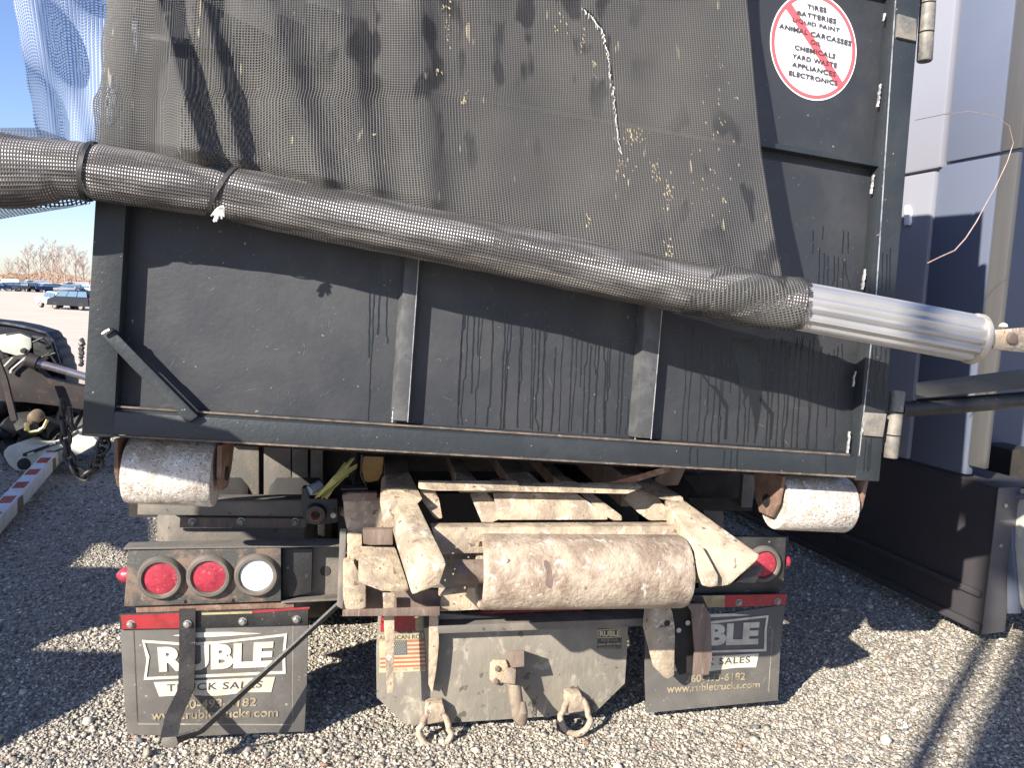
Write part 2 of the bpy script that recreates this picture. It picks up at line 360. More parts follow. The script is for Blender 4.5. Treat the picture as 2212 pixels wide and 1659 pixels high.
def stone_mat():
    m, n, l, P = newmat('loose_stone')
    at = n.new('ShaderNodeAttribute'); at.attribute_name = 'tint'
    tc = n.new('ShaderNodeTexCoord'); nz = noise(n, l, tc.outputs['Object'], 180, 3, .6)
    mm = n.new('ShaderNodeMix'); mm.data_type = 'RGBA'; mm.blend_type = 'MULTIPLY'; mm.inputs[0].default_value = 1
    l.new(at.outputs['Color'], mm.inputs[6]); l.new(ramp(n, l, nz, .2, .7, (.65,.63,.6,1), (1.1,1.1,1.1,1)), mm.inputs[7]); l.new(mm.outputs[2], P.inputs['Base Color'])
    P.inputs['Roughness'].default_value = .85; return m
def gravel():
    bm = bmesh.new(); bmesh.ops.create_icosphere(bm, subdivisions=1, radius=1)
    bv = np.array([v.co[:] for v in bm.verts]); bf = np.array([[v.index for v in f.verts] for f in bm.faces]); bm.free()
    P = []
    def add(cnt, y0, y1, smin, smax):
        y = rng.uniform(y0, y1, cnt); x = rng.uniform(-1, 1, cnt)*(y*.72+.35) + .0
        s = smin*(smax/smin)**(rng.random(cnt)**1.8); P.append(np.stack([x, y, s], 1))
    add(64000, 2.05, 3.3, .0032, .0092); add(900, 2.05, 3.4, .010, .017); add(38000, 3.3, 5.0, .0045, .0105); add(17000, 5.0, 8.5, .008, .016); add(40, 2.1, 4.5, .018, .028)
    P = np.concatenate(P); N = len(P)
    ax = rng.uniform(.6, 1.4, (N,1,3)); ax[:,:,2] *= .65
    jit = rng.uniform(.62, 1.30, (N,12,1))
    loc = bv[None]*jit*ax*P[:,None,2:3]
    a = rng.uniform(0, 6.283, N); ca, sa = np.cos(a)[:,None], np.sin(a)[:,None]
    tl = rng.uniform(-.5, .5, N)[:,None]
    x = loc[:,:,0]*ca - loc[:,:,1]*sa; y = loc[:,:,0]*sa + loc[:,:,1]*ca; z = loc[:,:,2] + x*tl*.5
    lump = .006*np.sin(3.1*P[:,0]+1.3*P[:,1])*np.cos(2.3*P[:,1]-P[:,0])
    co = np.stack([x+P[:,0:1], y+P[:,1:2], z + (lump + P[:,2]*rng.uniform(.05,.5,N))[:,None]], 2).reshape(-1, 3).astype('f')
    faces = (bf[None] + (np.arange(N)*12)[:,None,None]).reshape(-1).astype('i')
    me = bpy.data.meshes.new('gravel'); nf = N*20
    me.vertices.add(N*12); me.vertices.foreach_set('co', co.ravel()); me.loops.add(nf*3); me.loops.foreach_set('vertex_index', faces)
    me.polygons.add(nf); me.polygons.foreach_set('loop_start', np.arange(nf, dtype='i')*3); me.update(calc_edges=True)
    t = rng.random(N); t = .1+.9*t**.8; base = np.stack([.13+.39*t, .122+.355*t, .106+.292*t], 1)
    k = rng.random(N); base[k < .015] = [.26,.15,.10]; base[(k > .05) & (k < .12)] = [.13,.135,.14]; base[k > .95] = [.68,.66,.60]
    cols = np.concatenate([np.repeat(base, 12, 0), np.ones((N*12,1))], 1).astype('f')
    at = me.color_attributes.new('tint', 'FLOAT_COLOR', 'POINT'); at.data.foreach_set('color', cols.ravel())
    o = link('gravel', me, stone_mat(), smooth=0, origin=(0,0,0)); tag(o, 'loose pale gravel lying over the yard around the truck', 'gravel', kind='stuff')
gravel()

# ------------------------------------------------------------------ lettering
def glyphs(s, bold=0.0, extrude=.5, spacing=1.0):
    c = bpy.data.curves.new('t', 'FONT'); c.body = s; c.offset = bold; c.extrude = extrude; c.resolution_u = 4; c.space_character = spacing
    o = bpy.data.objects.new('t', c); C.objects.link(o); dg = bpy.context.evaluated_depsgraph_get(); dg.update()
    me = bpy.data.meshes.new_from_object(o.evaluated_get(dg)); bpy.data.objects.remove(o); bpy.data.curves.remove(c)
    return me
def text_px(name, s, quad, fr, h, th, mat, parent, bold=0.0, spacing=1.0, smooth=0, vfull=None):
    me = glyphs(s, bold, .5, spacing); n = len(me.vertices); co = np.empty(n*3, 'f'); me.vertices.foreach_get('co', co); co = co.reshape(-1, 3)
    x0, x1, y0, y1 = co[:,0].min(), co[:,0].max(), co[:,1].min(), co[:,1].max()
    TL, TR_, BL, BR = [np.array(p) for p in quad]; out = []
    for X, Y, Z in co:
        a = (X-x0)/(x1-x0); b = (Y-y0)/(y1-y0)
        p = (BL*(1-a)+BR*a)*(1-b) + (TL*(1-a)+TR_*a)*b
        out.extend(fr.pt(p, h + (Z > 0)*th))
    me.vertices.foreach_set('co', out); me.update(); me.name = name
    return link(name, me, mat, parent, smooth)

# ------------------------------------------------------------------ the roll-off container
box = thing('dumpster_container', cw(1.22, 0, -3), 'tilted charcoal roll-off container with its steel tailgate towards us, carried on the truck', 'container')
DEP = .048; TOPV = 1.93
obj('tailgate_panel', MB().cbox(.05, 2.39, .05, TOPV-.05, -DEP-.006, -DEP), M['box'], box)
Lb = [cuv((195,460)), cuv((258,460))]; sl = cuv(q('D', 722, 1060))[0]
obj('stile', MB().hull([cw(u, v, h) for h in (0, -DEP+.001) for u, v in ((0,-.005),(.0,TOPV),(.075,TOPV),(.082,-.005))], .003), M['boxframe'], box)
a_ = cuv(q('C',1375,5)); b_ = cuv(q('F',1140,1400)); e_ = cuv(q('F',1275,1555)); d_ = cuv(q('C',1530,100))
sr = (b_[0]-a_[0])/(b_[1]-a_[1]); inn = lambda v: a_[0] + (v-a_[1])*sr
so_ = (e_[0]-d_[0])/(e_[1]-d_[1]); outr = lambda v: d_[0] + (v-d_[1])*so_
obj('stile', MB().hull([cw(inn(v)-(.004 if h else 0), v, h) for v in (-.008,TOPV) for h in (.002,-DEP+.001)] + [cw(outr(v), v, h) for v in (-.008,TOPV) for h in (.002,-DEP+.001)], .003), M['boxframe'], box)
for v in (0.30, 1.05): pass
br0 = [cuv((245,880))[1], cuv((1840,985))[1]]
obj('bottom_rail', MB().hull([cw(.080, .004, -.001), cw(inn(.05)-.002, .0, -.001), cw(.080, br0[0]-.012, -.001), cw(inn(.05)-.002, br0[1]-.006, -.001),
    cw(.080, .004, -DEP), cw(inn(.05)-.002, 0, -DEP), cw(.080, br0[0]+.004, -DEP), cw(inn(.05)-.002, br0[1]+.010, -DEP)], .002), M['boxframe'], box)
obj('top_rail', MB().cbox(.08, 2.31, TOPV-.10, TOPV, -DEP, -.003), M['boxframe'], box)
for P_ in ([q('E',340,1195), q('E',425,1200), q('E',500,130), q('E',410,130)], [q('E',1900,1305), q('E',2000,1312), q('E',2078,430), q('E',1968,430)]):
    uv = [cuv(p, -.006) for p in P_]
    k1 = (uv[3][0]-uv[0][0])/(uv[3][1]-uv[0][1]); k2 = (uv[2][0]-uv[1][0])/(uv[2][1]-uv[1][1])
    v0, v1 = uv[0][1]+.008, .70
    f = [(uv[0][0], v0), (uv[1][0], v0), (uv[1][0]+k2*(v1-v0), v1), (uv[0][0]+k1*(v1-v0), v1)]
    obj('upright_rib', MB().hull([cw(u, v, -.006) for u, v in f] + [cw(u+(.012 if i in (1,2) else -.012), v, -DEP) for i, (u, v) in enumerate(f)], .002), M['frame_lit'], box)
c0 = cuv((1640,312)); c1 = cuv((1907,359)); kk = (c1[1]-c0[1])/(c1[0]-c0[0])
lv = lambda u: c0[1] + (u-c0[0])*kk
obj('cross_rib', MB().hull([cw(u, lv(u)+dv, h) for u in (.085, inn(1.0)-.004) for dv, h in ((0,-.008),(.017,-.010),(.022,-DEP),(0,-DEP))], .001), M['boxframe'], box)
obj('cross_rib', MB().hull([cw(u, 1.595+(u-1.9)*kk+dv, h) for u in (.085, inn(1.5)-.004) for dv, h in ((0,-.004),(.04,-.006),(.05,-DEP),(0,-DEP))], .001), M['boxframe'], box)
for pa, pb, hh, wd in (((247,879),(1836,984),-.012,3.2), ((180,939),(1896,1034),.0015,3.0)):
    px_poly('rust_line', BOX, [(pa[0],pa[1]-wd), (pb[0],pb[1]-wd), (pb[0],pb[1]+1), (pa[0],pa[1]+1)], hh, .001, M['edgedirt'], box, 0)
b = MB()          # light scratches and chips all over the gate
for _ in range(260):
    u, v = random.uniform(.09, 2.28), random.uniform(.06, .86); a_ = random.choice((random.gauss(1.0,.35), random.uniform(0,3.1))); l_ = random.choice((.004,.006,.012,.022)); w_ = random.uniform(.0005,.0011)
    dx, dy = math.cos(a_)*l_, math.sin(a_)*l_; nx, ny = -math.sin(a_)*w_, math.cos(a_)*w_; hh = -DEP+.0007
    b.face([b.bm.verts.new(cw(u+x, v+y, hh)) for x, y in ((-dx,-dy),(nx,ny),(dx,dy),(-nx,-ny))])
tag(obj('scratches', b, surf('bare_scratch', (.11,.11,.115), (.075,.075,.078), sc=30, rough=.5), box, smooth=0), kind='stuff')
M['bright'] = surf('painted_edge_highlight', (.42,.42,.43), (.16,.16,.17), sc=24, rough=.4, metal=.3)  # edge highlights on stile and ribs, painted as thin pale strips
px_poly('edge_highlight', BOX, [(1933.5,0),(1936,0),(1894,640),(1857,985),(1855,985),(1891.5,640)], .0035, .001, M['bright'], box, 0)
px_poly('edge_highlight', BOX, q('E', 496,130, 501,130, 428,1190, 423,1190), -.0045, .001, M['bright'], box, 0)
px_poly('edge_highlight', BOX, q('E', 2072,440, 2077,440, 2003,1300, 1998,1300), -.0045, .001, M['bright'], box, 0)
# body behind the gate
D_ = 5.6
obj('side_wall', MB().cbox(.0, .012, .0, TOPV, -D_, -DEP-.01), M['box'], box)
obj('side_wall', MB().cbox(2.40, 2.412, .0, TOPV, -D_, -DEP-.01), M['box'], box)
obj('front_wall', MB().cbox(.013, 2.399, .0, TOPV, -D_, -D_+.02), M['box'], box)
obj('floor', MB().cbox(.013, 2.399, .006, .02, -D_+.021, -DEP-.01), M['shade'], box)
b = MB()
for i in range(9): b.cbox(.03, 2.38, -.07, .003, -.5-i*.55, -.45-i*.55, 0)
obj('floor_cross_members', b, M['shade'], box)
M['weld'] = surf('pale_weld', (.45,.44,.42), (.18,.18,.17), sc=60, rough=.4, metal=.4, bump=.5)   # weld seams
def bead(pa, pb, h, r=.004, gap=.0):
    b = MB()
    A, B = BOX.pt(pa, h), BOX.pt(pb, h); n = int((B-A).length/.006); pts = [A.lerp(B, i/n) + V(*(random.uniform(-1,1)*.0012 for _ in range(3))) for i in range(n+1)]
    b.tube(pts, [r*random.uniform(.6,1.2) for _ in pts], 5); obj('weld_bead', b, M['weld'], box)
bead(q('C',1285,540), q('C',1265,690), -.02, .005); bead(q('C',1240,1130), q('C',1222,1250), -.02, .005); bead(q('F',1185,200), q('F',1165,330), -.02, .006)
bead(q('F',1120,860), q('F',1105,960), -.02, .005); bead(q('F',1085,1250), q('F',1070,1390), -.02, .005); bead(q('F',1185,1130), q('F',1160,1270), .004, .005)
bead(q('E',345,1060), q('E',325,1190), -.03, .004); bead(q('E',1905,1180), q('E',1898,1300), -.03, .004)
bead(q('D',660,620), q('D',720,585), .03, .005); bead(q('C',1310,85), q('C',1300,135), -.02, .005)
# diagonal latch bar bolted over the lower left corner
obj('latch_bar', MB().prism(BOX, q('D', 655,620, 720,578, 925,790, 1280,1150, 1210,1200, 1130,1105, 870,855, 735,712), .020, .018, .003), M['boxframe'], box)
obj('latch_bar', MB().hullpx(BOX, [(*p, h) for p in q('D', 925,790, 1050,880, 1290,1120, 1255,1120) for h in (.002,-.03)], .001), M['boxframe'], box)
# hinges
def hinge(top, bot, leaf, lab, h=.0, hx=-.02):
    A, B = BOX.pt(top, hx), BOX.pt(bot, hx); d = (B-A); r = .024
    hb = obj('hinge_barrel', MB().tube([A, A+d*.02, A+d*.31], [r*.9, r, r], 16), M['hinge'], box)
    obj('knuckle', MB().tube([A+d*.33, A+d*.655], r*1.02, 16), M['hinge'], hb)
    obj('knuckle', MB().tube([A+d*.675, A+d*.985, B], [r, r, r*.9], 16), M['hinge'], hb)
    obj('hinge_leaf', MB().prism(BOX, leaf, .012, .011, .002), M['hinge'], box)
    return hb
M['hinge'] = surf('worn_hinge_steel', (.22,.20,.165), (.10,.10,.095), (.40,.36,.28), sc=11, rough=.5, bump=.4, thr3=(.6,.72))
hinge(q('F',1395,985), q('F',1345,1420), q('F', 1185,1125, 1325,1135, 1300,1285, 1180,1275), '')
hinge(q('C',1600,-150), q('C',1568,395), q('C', 1400,85, 1520,120, 1515,262, 1390,235), '')
obj('weld_bead', MB().tube([BOX.pt(q('D',530+random.uniform(-8,8),650+i*9), -.03) for i in range(20)], [.006*random.uniform(.6,1.6) for _ in range(20)], 6), M['frame_lit'], box)
# two rear rollers with their brackets
def roller(x0, x1, yb, hc, r, name='ground_roller'):
    """bottom edge at pixel y=yb, between x0 and x1, axis along the box"""
    A = BOX.pt((x0, yb), hc); B = BOX.pt((x1, yb), hc)
    ax = UC; L = (B-A).dot(UC); c = A + VC*r
    o = obj(name, MB().lathe(c, ax, [(0,0),(r*.62,0),(r*.66,.004),(r*.66,-.003),(r*.97,-.003),(r,.003),(r,L-.003),(r*.97,L+.003),(r*.5,L+.003),(0,L+.003)], 40), M['speck'], box)
    obj('axle_pin', MB().lathe(c, ax, [(0,-.035),(.022,-.035),(.022,L+.035),(0,L+.035)], 18), M['black'], o)
    return c, L
cL, LL = roller(280, 462, 1086, -.20, .104)
cR, LR = roller(1668, 1815, 1143, -.17, .098)
for c, L, r in ((cL, LL, .1), (cR, LR, .1)):
    for s, e in ((-.028, -.016), (L+.016, L+.03)):
        P_ = [c + UC*x + VC*y + cn*z for x in (s, e) for y, z in ((-.05,.035),(-.05,-.05),(.10,.09),(.10,-.12),(.0,.07),(0,-.09))]
        obj('roller_bracket', MB().hull(P_, .002), M['lip'], box)
# wet drip marks that run down the gate
def drips():
    b = MB()
    def run(pts, wid, h):
        L_ = [Vector(BOX.pt(p, h)) for p in pts]; prev = None
        for i, p in enumerate(L_):
            ww = wid*random.uniform(.7,1.25); a = b.bm.verts.new(p - UC*ww/2); c = b.bm.verts.new(p + UC*ww/2)
            if prev: b.face((prev[0], prev[1], c, a))
            prev = (a, c)
    def col(c, x, y0, y1, dx, w=.0035, h=-DEP+.0009):
        n = max(3, int(abs(y1-y0)/28)); X = x; pts = []
        for i in range(n+1):
            t = i/n; pts.append(q(c, X + dx*t, y0 + (y1-y0)*t)); X += random.uniform(-2.6, 2.6)
            if random.random() < .04: X += random.choice((-12, 12))
        run(pts, w, h)
    for x, y0, y1 in ((225,290,1180),(190,300,770),(240,280,620),(300,300,680),(785,440,1205),(805,440,1080),(830,470,1205),(850,460,1000),(892,500,760),(925,540,1210),(978,520,1215),(1060,560,1235),(1078,560,1235),
                      (1100,550,1230),(1160,600,1225),(1180,540,1000),(1215,560,1230),(1262,560,1240),(1285,560,1245),(1315,560,1250),(1330,620,900),(1385,700,1250),(1445,560,1250),(1500,580,1255),(1525,640,1250),(1555,640,960),(1590,660,1260),
                      (1615,690,1260),(1645,660,880),(1665,640,1260),(1700,660,1262),(1730,650,980),(1745,640,1265),(1800,700,1265),(1830,640,1270),(1880,1020,1270),(1855,1040,1270)):
        col('E', x, y0-(120 if y0 < 640 else 0), y1, -.05*(y1-y0)*.9, random.choice((.0028,.0036,.0045)))
    for x, y0, y1 in ((30,640,1310),(75,560,1320),(140,640,1320),(185,640,1330),(235,680,1330),(262,700,1320),(290,700,1330),(330,640,1000),(385,700,1320),(420,720,1330),(470,700,1320),(505,700,1325),(560,700,1340),(600,640,1345),
                      (645,640,1350),(672,660,1350),(700,700,1350),(745,640,1355),(780,640,1355),(830,660,1360),(855,640,1360),(905,700,1365),(950,740,1220),(985,720,1000),(1010,700,1370),(1035,680,900)):
        col('F', x, y0, y1, -.06*(y1-y0)*.9, random.choice((.003,.004,.0055)))
    for x, y0, y1 in ((850,1490,1560),(912,1460,1550),(1045,1490,1640),(1075,1500,1640)): col('C', x, y0, y1, -3)
    for x, y0, y1 in ((850,30,100),(890,60,300),(920,95,330),(945,110,320),(985,110,330),(1010,120,330),(1035,130,330),(1060,140,320)): col('F', x, y0, y1, -3)
    for x, y0, y1 in ((1300,90,330),(1325,100,340),(1350,60,330),(1275,240,360),(1230,700,1080),(1255,700,1090),(1290,700,1090),(1320,720,1080),(1190,1300,1500),(1225,1290,1510),(1210,1330,1500)): col('F', x, y0, y1, -10, .0035, .0030)
    for x, y0, y1 in ((60,1345,1460),(100,1360,1470),(275,1370,1480),(320,1370,1500),(360,1370,1490),(930,1400,1520)): col('F', x, y0, y1, -3, .003, .0006)
    for p in (q('F',320,640, 480,660, 510,900, 520,1020, 490,1230, 470,1330, 468,1180, 430,1010, 410,1040, 380,960),
              q('F',440,1370, 520,1375, 490,1430, 484,1500, 470,1440), q('F',535,1378, 590,1380, 582,1440, 575,1500, 560,1440),
              q('F',60,800, 120,850, 180,940, 225,960, 300,1080, 290,1300, 270,1300, 280,1100, 215,990, 160,930, 120,880),
              q('F',500,1010, 595,1130, 580,1300, 568,1300, 575,1150, 500,1050)):
        hh = .0006 if p[0][1] > 1000*1 and p[0][1] > q('F',0,1360)[1] else -DEP+.0006
        b.face([b.bm.verts.new(BOX.pt(x, hh)) for x in p])
    o = obj('water_streaks', b, M['wet'], box, smooth=0); tag(o, kind='stuff')
drips()
# round prohibition sticker
cx_, cy_ = 1757, 99.5
SQ = lambda a, rx, ry: (cx_ + rx*math.cos(a) + .10*ry*math.sin(a)*.35, cy_ + ry*math.sin(a) + .06*rx*math.cos(a))
N_ = 64; H0 = -DEP+.002
stk = obj('prohibition_sticker', MB().prism(BOX, [SQ(2*math.pi*i/N_, 93, 117) for i in range(N_)], H0, .0015), M['sticker'], box, smooth=0)
def ring(name, ro, ri, h, mat, par):
    b = MB(); A = [b.bm.verts.new(BOX.pt(SQ(2*math.pi*i/N_, *ro), h)) for i in range(N_)]; B = [b.bm.verts.new(BOX.pt(SQ(2*math.pi*i/N_, *ri), h)) for i in range(N_)]
    for i in range(N_): b.face((A[i], A[(i+1) % N_], B[(i+1) % N_], B[i]))
    return obj(name, b, mat, par, smooth=0)
ring('red_ring', (91, 113.5), (83.5, 105.5), H0+.0008, M['sred'], stk)
lines = [('TIRES',(808,20),(935,45),(808,52),(935,80)),('BATTERIES',(745,62),(1000,118),(742,90),(996,152)),('LIQUID PAINT',(715,108),(1022,178),(712,138),(1018,212)),
         ('ANIMAL CARCASSES',(630,145),(1098,262),(624,176),(1092,295)),('OIL',(832,250),(902,268),(828,280),(898,298)),('CHEMICALS',(730,285),(995,345),(725,315),(990,378)),
         ('YARD WASTE',(712,340),(1004,405),(708,370),(1000,437)),('APPLIANCES',(712,395),(998,462),(708,425),(992,495)),('ELECTRONICS',(692,450),(1008,520),(688,482),(1004,552))]
for s, *qd in lines: text_px('lettering', s, [q('C', *p) for p in qd], BOX, H0+.003, .0008, M['sink'], stk, bold=.036, spacing=1.08)
px_poly('red_slash', BOX, q('C', 662,38, 700,8, 1050,545, 1015,575), H0+.0022, .0006, M['sred'], stk, 0)

# ------------------------------------------------------------------ mesh tarp rolled on its tube
tarp = thing('mesh_tarp_roll', BOX.pt((1000,520), .2), 'dark woven mesh tarp over the container gate, its hem rolled on a slanting tube', 'tarp')
HT = lambda x: np.interp(x, [-200, 0, 450, 1072, 1640, 1890, 2120, 2300], [.12, .115, .112, .148, .24, .30, .33, .35])
CLX = [-160, -40, 60, 187, 467, 738, 1072, 1300, 1473, 1730, 2100]; CLY = [352, 360, 362, 369, 411, 469, 536, 584, 620, 661, 731]
cly = lambda x: float(np.interp(x, CLX, CLY))
def clp(x, dh=0): return BOX.pt((x, cly(x)), float(HT(x)) + dh)
def grid_obj(name, P, mat, parent, smooth=180, uv=None, thick=0):
    R, Cc = len(P), len(P[0]); me = bpy.data.meshes.new(name)
    me.from_pydata([tuple(p) for r in P for p in r], [], [(i*Cc+j, i*Cc+j+1, (i+1)*Cc+j+1, (i+1)*Cc+j) for i in range(R-1) for j in range(Cc-1)])
    ul = me.uv_layers.new(name='UVMap'); A = np.array([[tuple(p) for p in r] for r in P])
    if uv is None:
        du = np.linalg.norm(np.diff(A, axis=1), axis=2); dv = np.linalg.norm(np.diff(A, axis=0), axis=2)
        U = np.concatenate([np.zeros((R,1)), np.cumsum(du, 1)], 1); U = U[R//2][None]*np.ones((R,1)); Vv = np.concatenate([np.zeros((1,Cc)), np.cumsum(dv, 0)], 0)
    else: U, Vv = uv
    Uf, Vf = U.ravel(), Vv.ravel(); vi = np.empty(len(me.loops), 'i'); me.loops.foreach_get('vertex_index', vi)
    ul.data.foreach_set('uv', np.stack([Uf[vi], Vf[vi]], 1).astype('f').ravel())
    return link(name, me, mat, parent, smooth)
RID = [(262,262,.022,40),(336,436,.12,52),(425,520,.085,44),(562,700,.085,64),(722,806,.06,52),(896,925,.055,50),(1040,1130,.03,70),(1290,1400,.012,60),(1480,1560,.016,70)]
def tarp_sheet():
    rows, cols = 130, 330; P = []
    lx = lambda y: float(np.interp(y, [-200, 0, 190, 215, 320, 420], [232, 227, 214, 203, 201, 203])); rx = lambda y: float(np.interp(y, [-200, 0, 200, 330, 470, 620], [1606, 1614, 1632, 1645, 1667, 1694]))
    for i in range(rows+1):
        row = []
        for j in range(cols+1):
            s = j/cols; x = 227 + s*(1614-227)
            yb = cly(203 + s*(1692-203)) - 36; y = -190 + (yb+190)*i/rows
            t = max(0, y)/max(yb, 1); x = lx(y)*(1-s) + rx(y)*s
            h = .055*(1-t) + (float(HT(x))-.02)*t
            hb = .02*math.sin(5*s+2*t)*(1-t)
            for xt, xb, a, wd in RID:
                c = xt*(1-t) + xb*t; d = (x-c)/wd
                hb += a*((math.exp(-(d/1.9)**2)) if d < 0 else math.exp(-(d/(.62 if xt == 336 else .85))**2)) * (1.0 - .35*t if a < .05 else 1 - .1*t)
            hb += .0015*math.sin(x*.05 + y*.013) + .001*math.sin(y*.06+x*.02)
            ke = min(1, max(0, (yb-y)/45)); row.append(BOX.pt((x + 3*math.sin(y*.05)*(s < .01), y), h + hb*(.35+.65*ke)))
        P.append(row)
    grid_obj('mesh_sheet', P, M['mesh'], tarp)
tarp_sheet()
def tube_wrap():
    P = []; n = 40; xs = np.arange(-160, 1732, 12.0)
    for x in xs:
        c = clp(x); t = (clp(x+4)-clp(x-4)).normalized(); up = (VC - t*VC.dot(t)).normalized(); bi = t.cross(up)
        row = []
        for k in range(n+1):
            th = 2*math.pi*k/n
            r = .073 + .0012*math.sin(x*.011+2*th) + .0007*math.sin(x*.06+th*3)
            if x < 120: r += .010*math.exp(-((x+20)/75)**2)*(1 + .5*math.sin(th*2+.5)) + (.022*max(0, -math.cos(th))*math.exp(-((x-40)/90)**2))
            if x < -40: r *= 1 + .1*math.sin(x*.08)
            for xg in (196, 492):
                r -= .005*math.exp(-((x-xg)/10)**2)
            row.append(c + (up*math.cos(th) + bi*math.sin(th))*r)
        P.append(row)
    U = np.array([[float(th)*.0109 for th in range(n+1)] for _ in xs]); Vv = np.array([[i*12*.00113]*(n+1) for i in range(len(xs))])
    grid_obj('rolled_hem', P, M['wrap'], tarp, uv=(U, Vv))
    # the tube that shows through the mesh
    obj('roller_tube', MB().tube([clp(x) for x in range(-160, 1700, 60)], .061, 28), M['tubegrey'], tarp)
M['tubegrey'] = surf('tube_under_mesh', (.50,.48,.45), (.24,.22,.20), (.10,.10,.12), sc=4, rough=.35, metal=.3, bump=.1)
tube_wrap()
# folded mesh cuff at the right end of the roll
P = []; 
for i in range(26):
    x = 1560 + i*7.0; c = clp(x); t = (clp(x+4)-clp(x-4)).normalized(); up = (VC - t*VC.dot(t)).normalized(); bi = t.cross(up); row = []
    for k in range(41):
        th = 2*math.pi*k/40; xx = x - (1-i/25)*85*(.5+.5*math.cos(th-2.6)); c2 = clp(xx)
        row.append(c2 + (up*math.cos(th) + bi*math.sin(th))*(.0765 + .004*math.sin(3*th+i*.3) - (.006 if i > 23 else 0)))
    P.append(row)
U = np.array([[k*.0115 + i*.006 for k in range(41)] for i in range(26)]); Vv = np.array([[i*.0078 - k*.004 for k in range(41)] for i in range(26)])
grid_obj('mesh_cuff', P, M['mesh'], tarp, uv=(U, Vv))
# left band paints a dark woven gap; the other, a strap with frayed knot
for x, sl_ in ((196, .1), (488, .9)):
    c = clp(x); t = (clp(x+4)-clp(x-4)).normalized(); up = (VC - t*VC.dot(t)).normalized(); bi = t.cross(up)
    pts = []
    for k in range(37):
        th = 2*math.pi*k/36; pts.append(c + (up*math.cos(th)+bi*math.sin(th))*.0755 + t*(.03*sl_*math.cos(th)))
    b = MB(); b.strip(pts, t, .012, .003); obj('strap_and_gap_band', b, M['black'], tarp)
b = MB(); k0 = BOX.pt(q('A',1420,1350), float(HT(470))+.07)
for i in range(10):
    d = V(random.uniform(-.5,.6), 0, random.uniform(-.6,.3)); b.tube([k0, k0+d*.018, k0+d*.04+V(-.008,-.004,-.012)], [.006,.005,.002], 6)
obj('frayed_knot', b, M['torn'], tarp)
# bare fluted aluminium end
prof = []
for k in range(48):
    a = 2*math.pi*k/48; f = 1.0
    for c0_, wd, dp in ((62,7,.16),(88,5,.14),(112,7,.20),(140,9,.12),(-20,9,.16),(-75,10,.14),(20,8,.15),(175,10,.14),(215,8,.16),(250,10,.14),(285,8,.14)):
        d = (math.degrees(a)-c0_+180) % 360-180; f -= dp*math.exp(-(d/wd)**2)
    prof.append(f)
TL_ = [clp(x) for x in (1690, 1800, 1950, 2098)]
obj('aluminium_tube', MB().tube(TL_, .070, 48, prof=prof, up=VC), M['alu'], tarp, smooth=25)
e = clp(2098); ta = (clp(2098)-clp(1950)).normalized()
obj('end_cap', MB().lathe(e, ta, [(0,-.002),(.071,-.002),(.073,.002),(.073,.014),(.066,.022),(.03,.026),(0,.026)], 36), M['alu_d'], tarp)
sp = e + ta*.03
obj('shaft_stub', MB().tube([e, e+ta*.10], .017, 16), surf('tan_pivot_steel', (.40,.27,.18), (.30,.2,.13), sc=18, rough=.7), tarp)
pb = [(*p, h) for p in q('N', 658,478, 760,468, 850,462, 850,598, 760,580, 668,578) for h in (float(HT(2200))+.04, float(HT(2200))-.03)]
pv = obj('pivot_block', MB().hullpx(BOX, pb, .004), M['dust'], tarp)
cc = BOX.pt(q('N',765,522), float(HT(2200))+.041)
obj('bolt_head', MB().lathe(cc, cn, [(0,.008),(.014,.008),(.017,.004),(.017,-.002),(.024,-.002),(.024,-.004),(0,-.004)], 20), M['brown'], pv)
b = MB(); kb = BOX.pt(q('N',722,460), float(HT(2200))+.01); b.lathe(kb, VC, [(0,.012),(.009,.008),(.012,0),(0,-.004)], 10); obj('grease_cap', b, M['sticker'], pv)
M['arm'] = surf('scraped_black_arm_paint', (.045,.045,.042), (.075,.073,.066), (.20,.19,.17), sc=5, rough=.5, bump=.35, thr3=(.6,.72), stretch=(.5,1,2))
# tarp arm: black steel bars behind the roll
obj('tarp_arm', MB().hullpx(BOX, [(*p, h) for p in q('N', 265,752, 1150,640, 1150,750, 268,838) for h in (-.12, -.17)], .003), M['arm'], tarp)
obj('tarp_arm', MB().tube([BOX.pt(q('N',180,890), -.16), BOX.pt(q('N',500,868), -.16), BOX.pt(q('N',1150,815), -.16)], .030, 16), M['black'], tarp)
# free mesh left of the box; backlight is put into its pale blue
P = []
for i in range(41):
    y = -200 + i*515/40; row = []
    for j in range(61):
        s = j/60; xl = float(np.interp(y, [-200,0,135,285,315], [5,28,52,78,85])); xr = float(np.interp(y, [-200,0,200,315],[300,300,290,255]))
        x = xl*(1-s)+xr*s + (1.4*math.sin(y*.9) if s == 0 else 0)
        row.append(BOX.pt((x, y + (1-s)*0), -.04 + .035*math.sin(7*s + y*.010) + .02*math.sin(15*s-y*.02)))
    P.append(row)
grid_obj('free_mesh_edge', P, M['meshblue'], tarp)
P = []
for i in range(21):
    y = 275 + i*9.6; row = []
    for j in range(41):
        s = j/40; xl = -170; xr = float(np.interp(y, [270,300,440,470], [60,150,196,0])); x = xl*(1-s)+xr*s
        row.append(BOX.pt((x, y + 14*math.sin(s*3)*(i/20)), .055 + .03*math.sin(9*s+i*.2)))
    P.append(row)
grid_obj('loose_mesh_tail', P, weave('loose_mesh', (.16,.18,.24), (.12,.14,.20), stains=False, hole=.66, pitch=.0085), tarp)
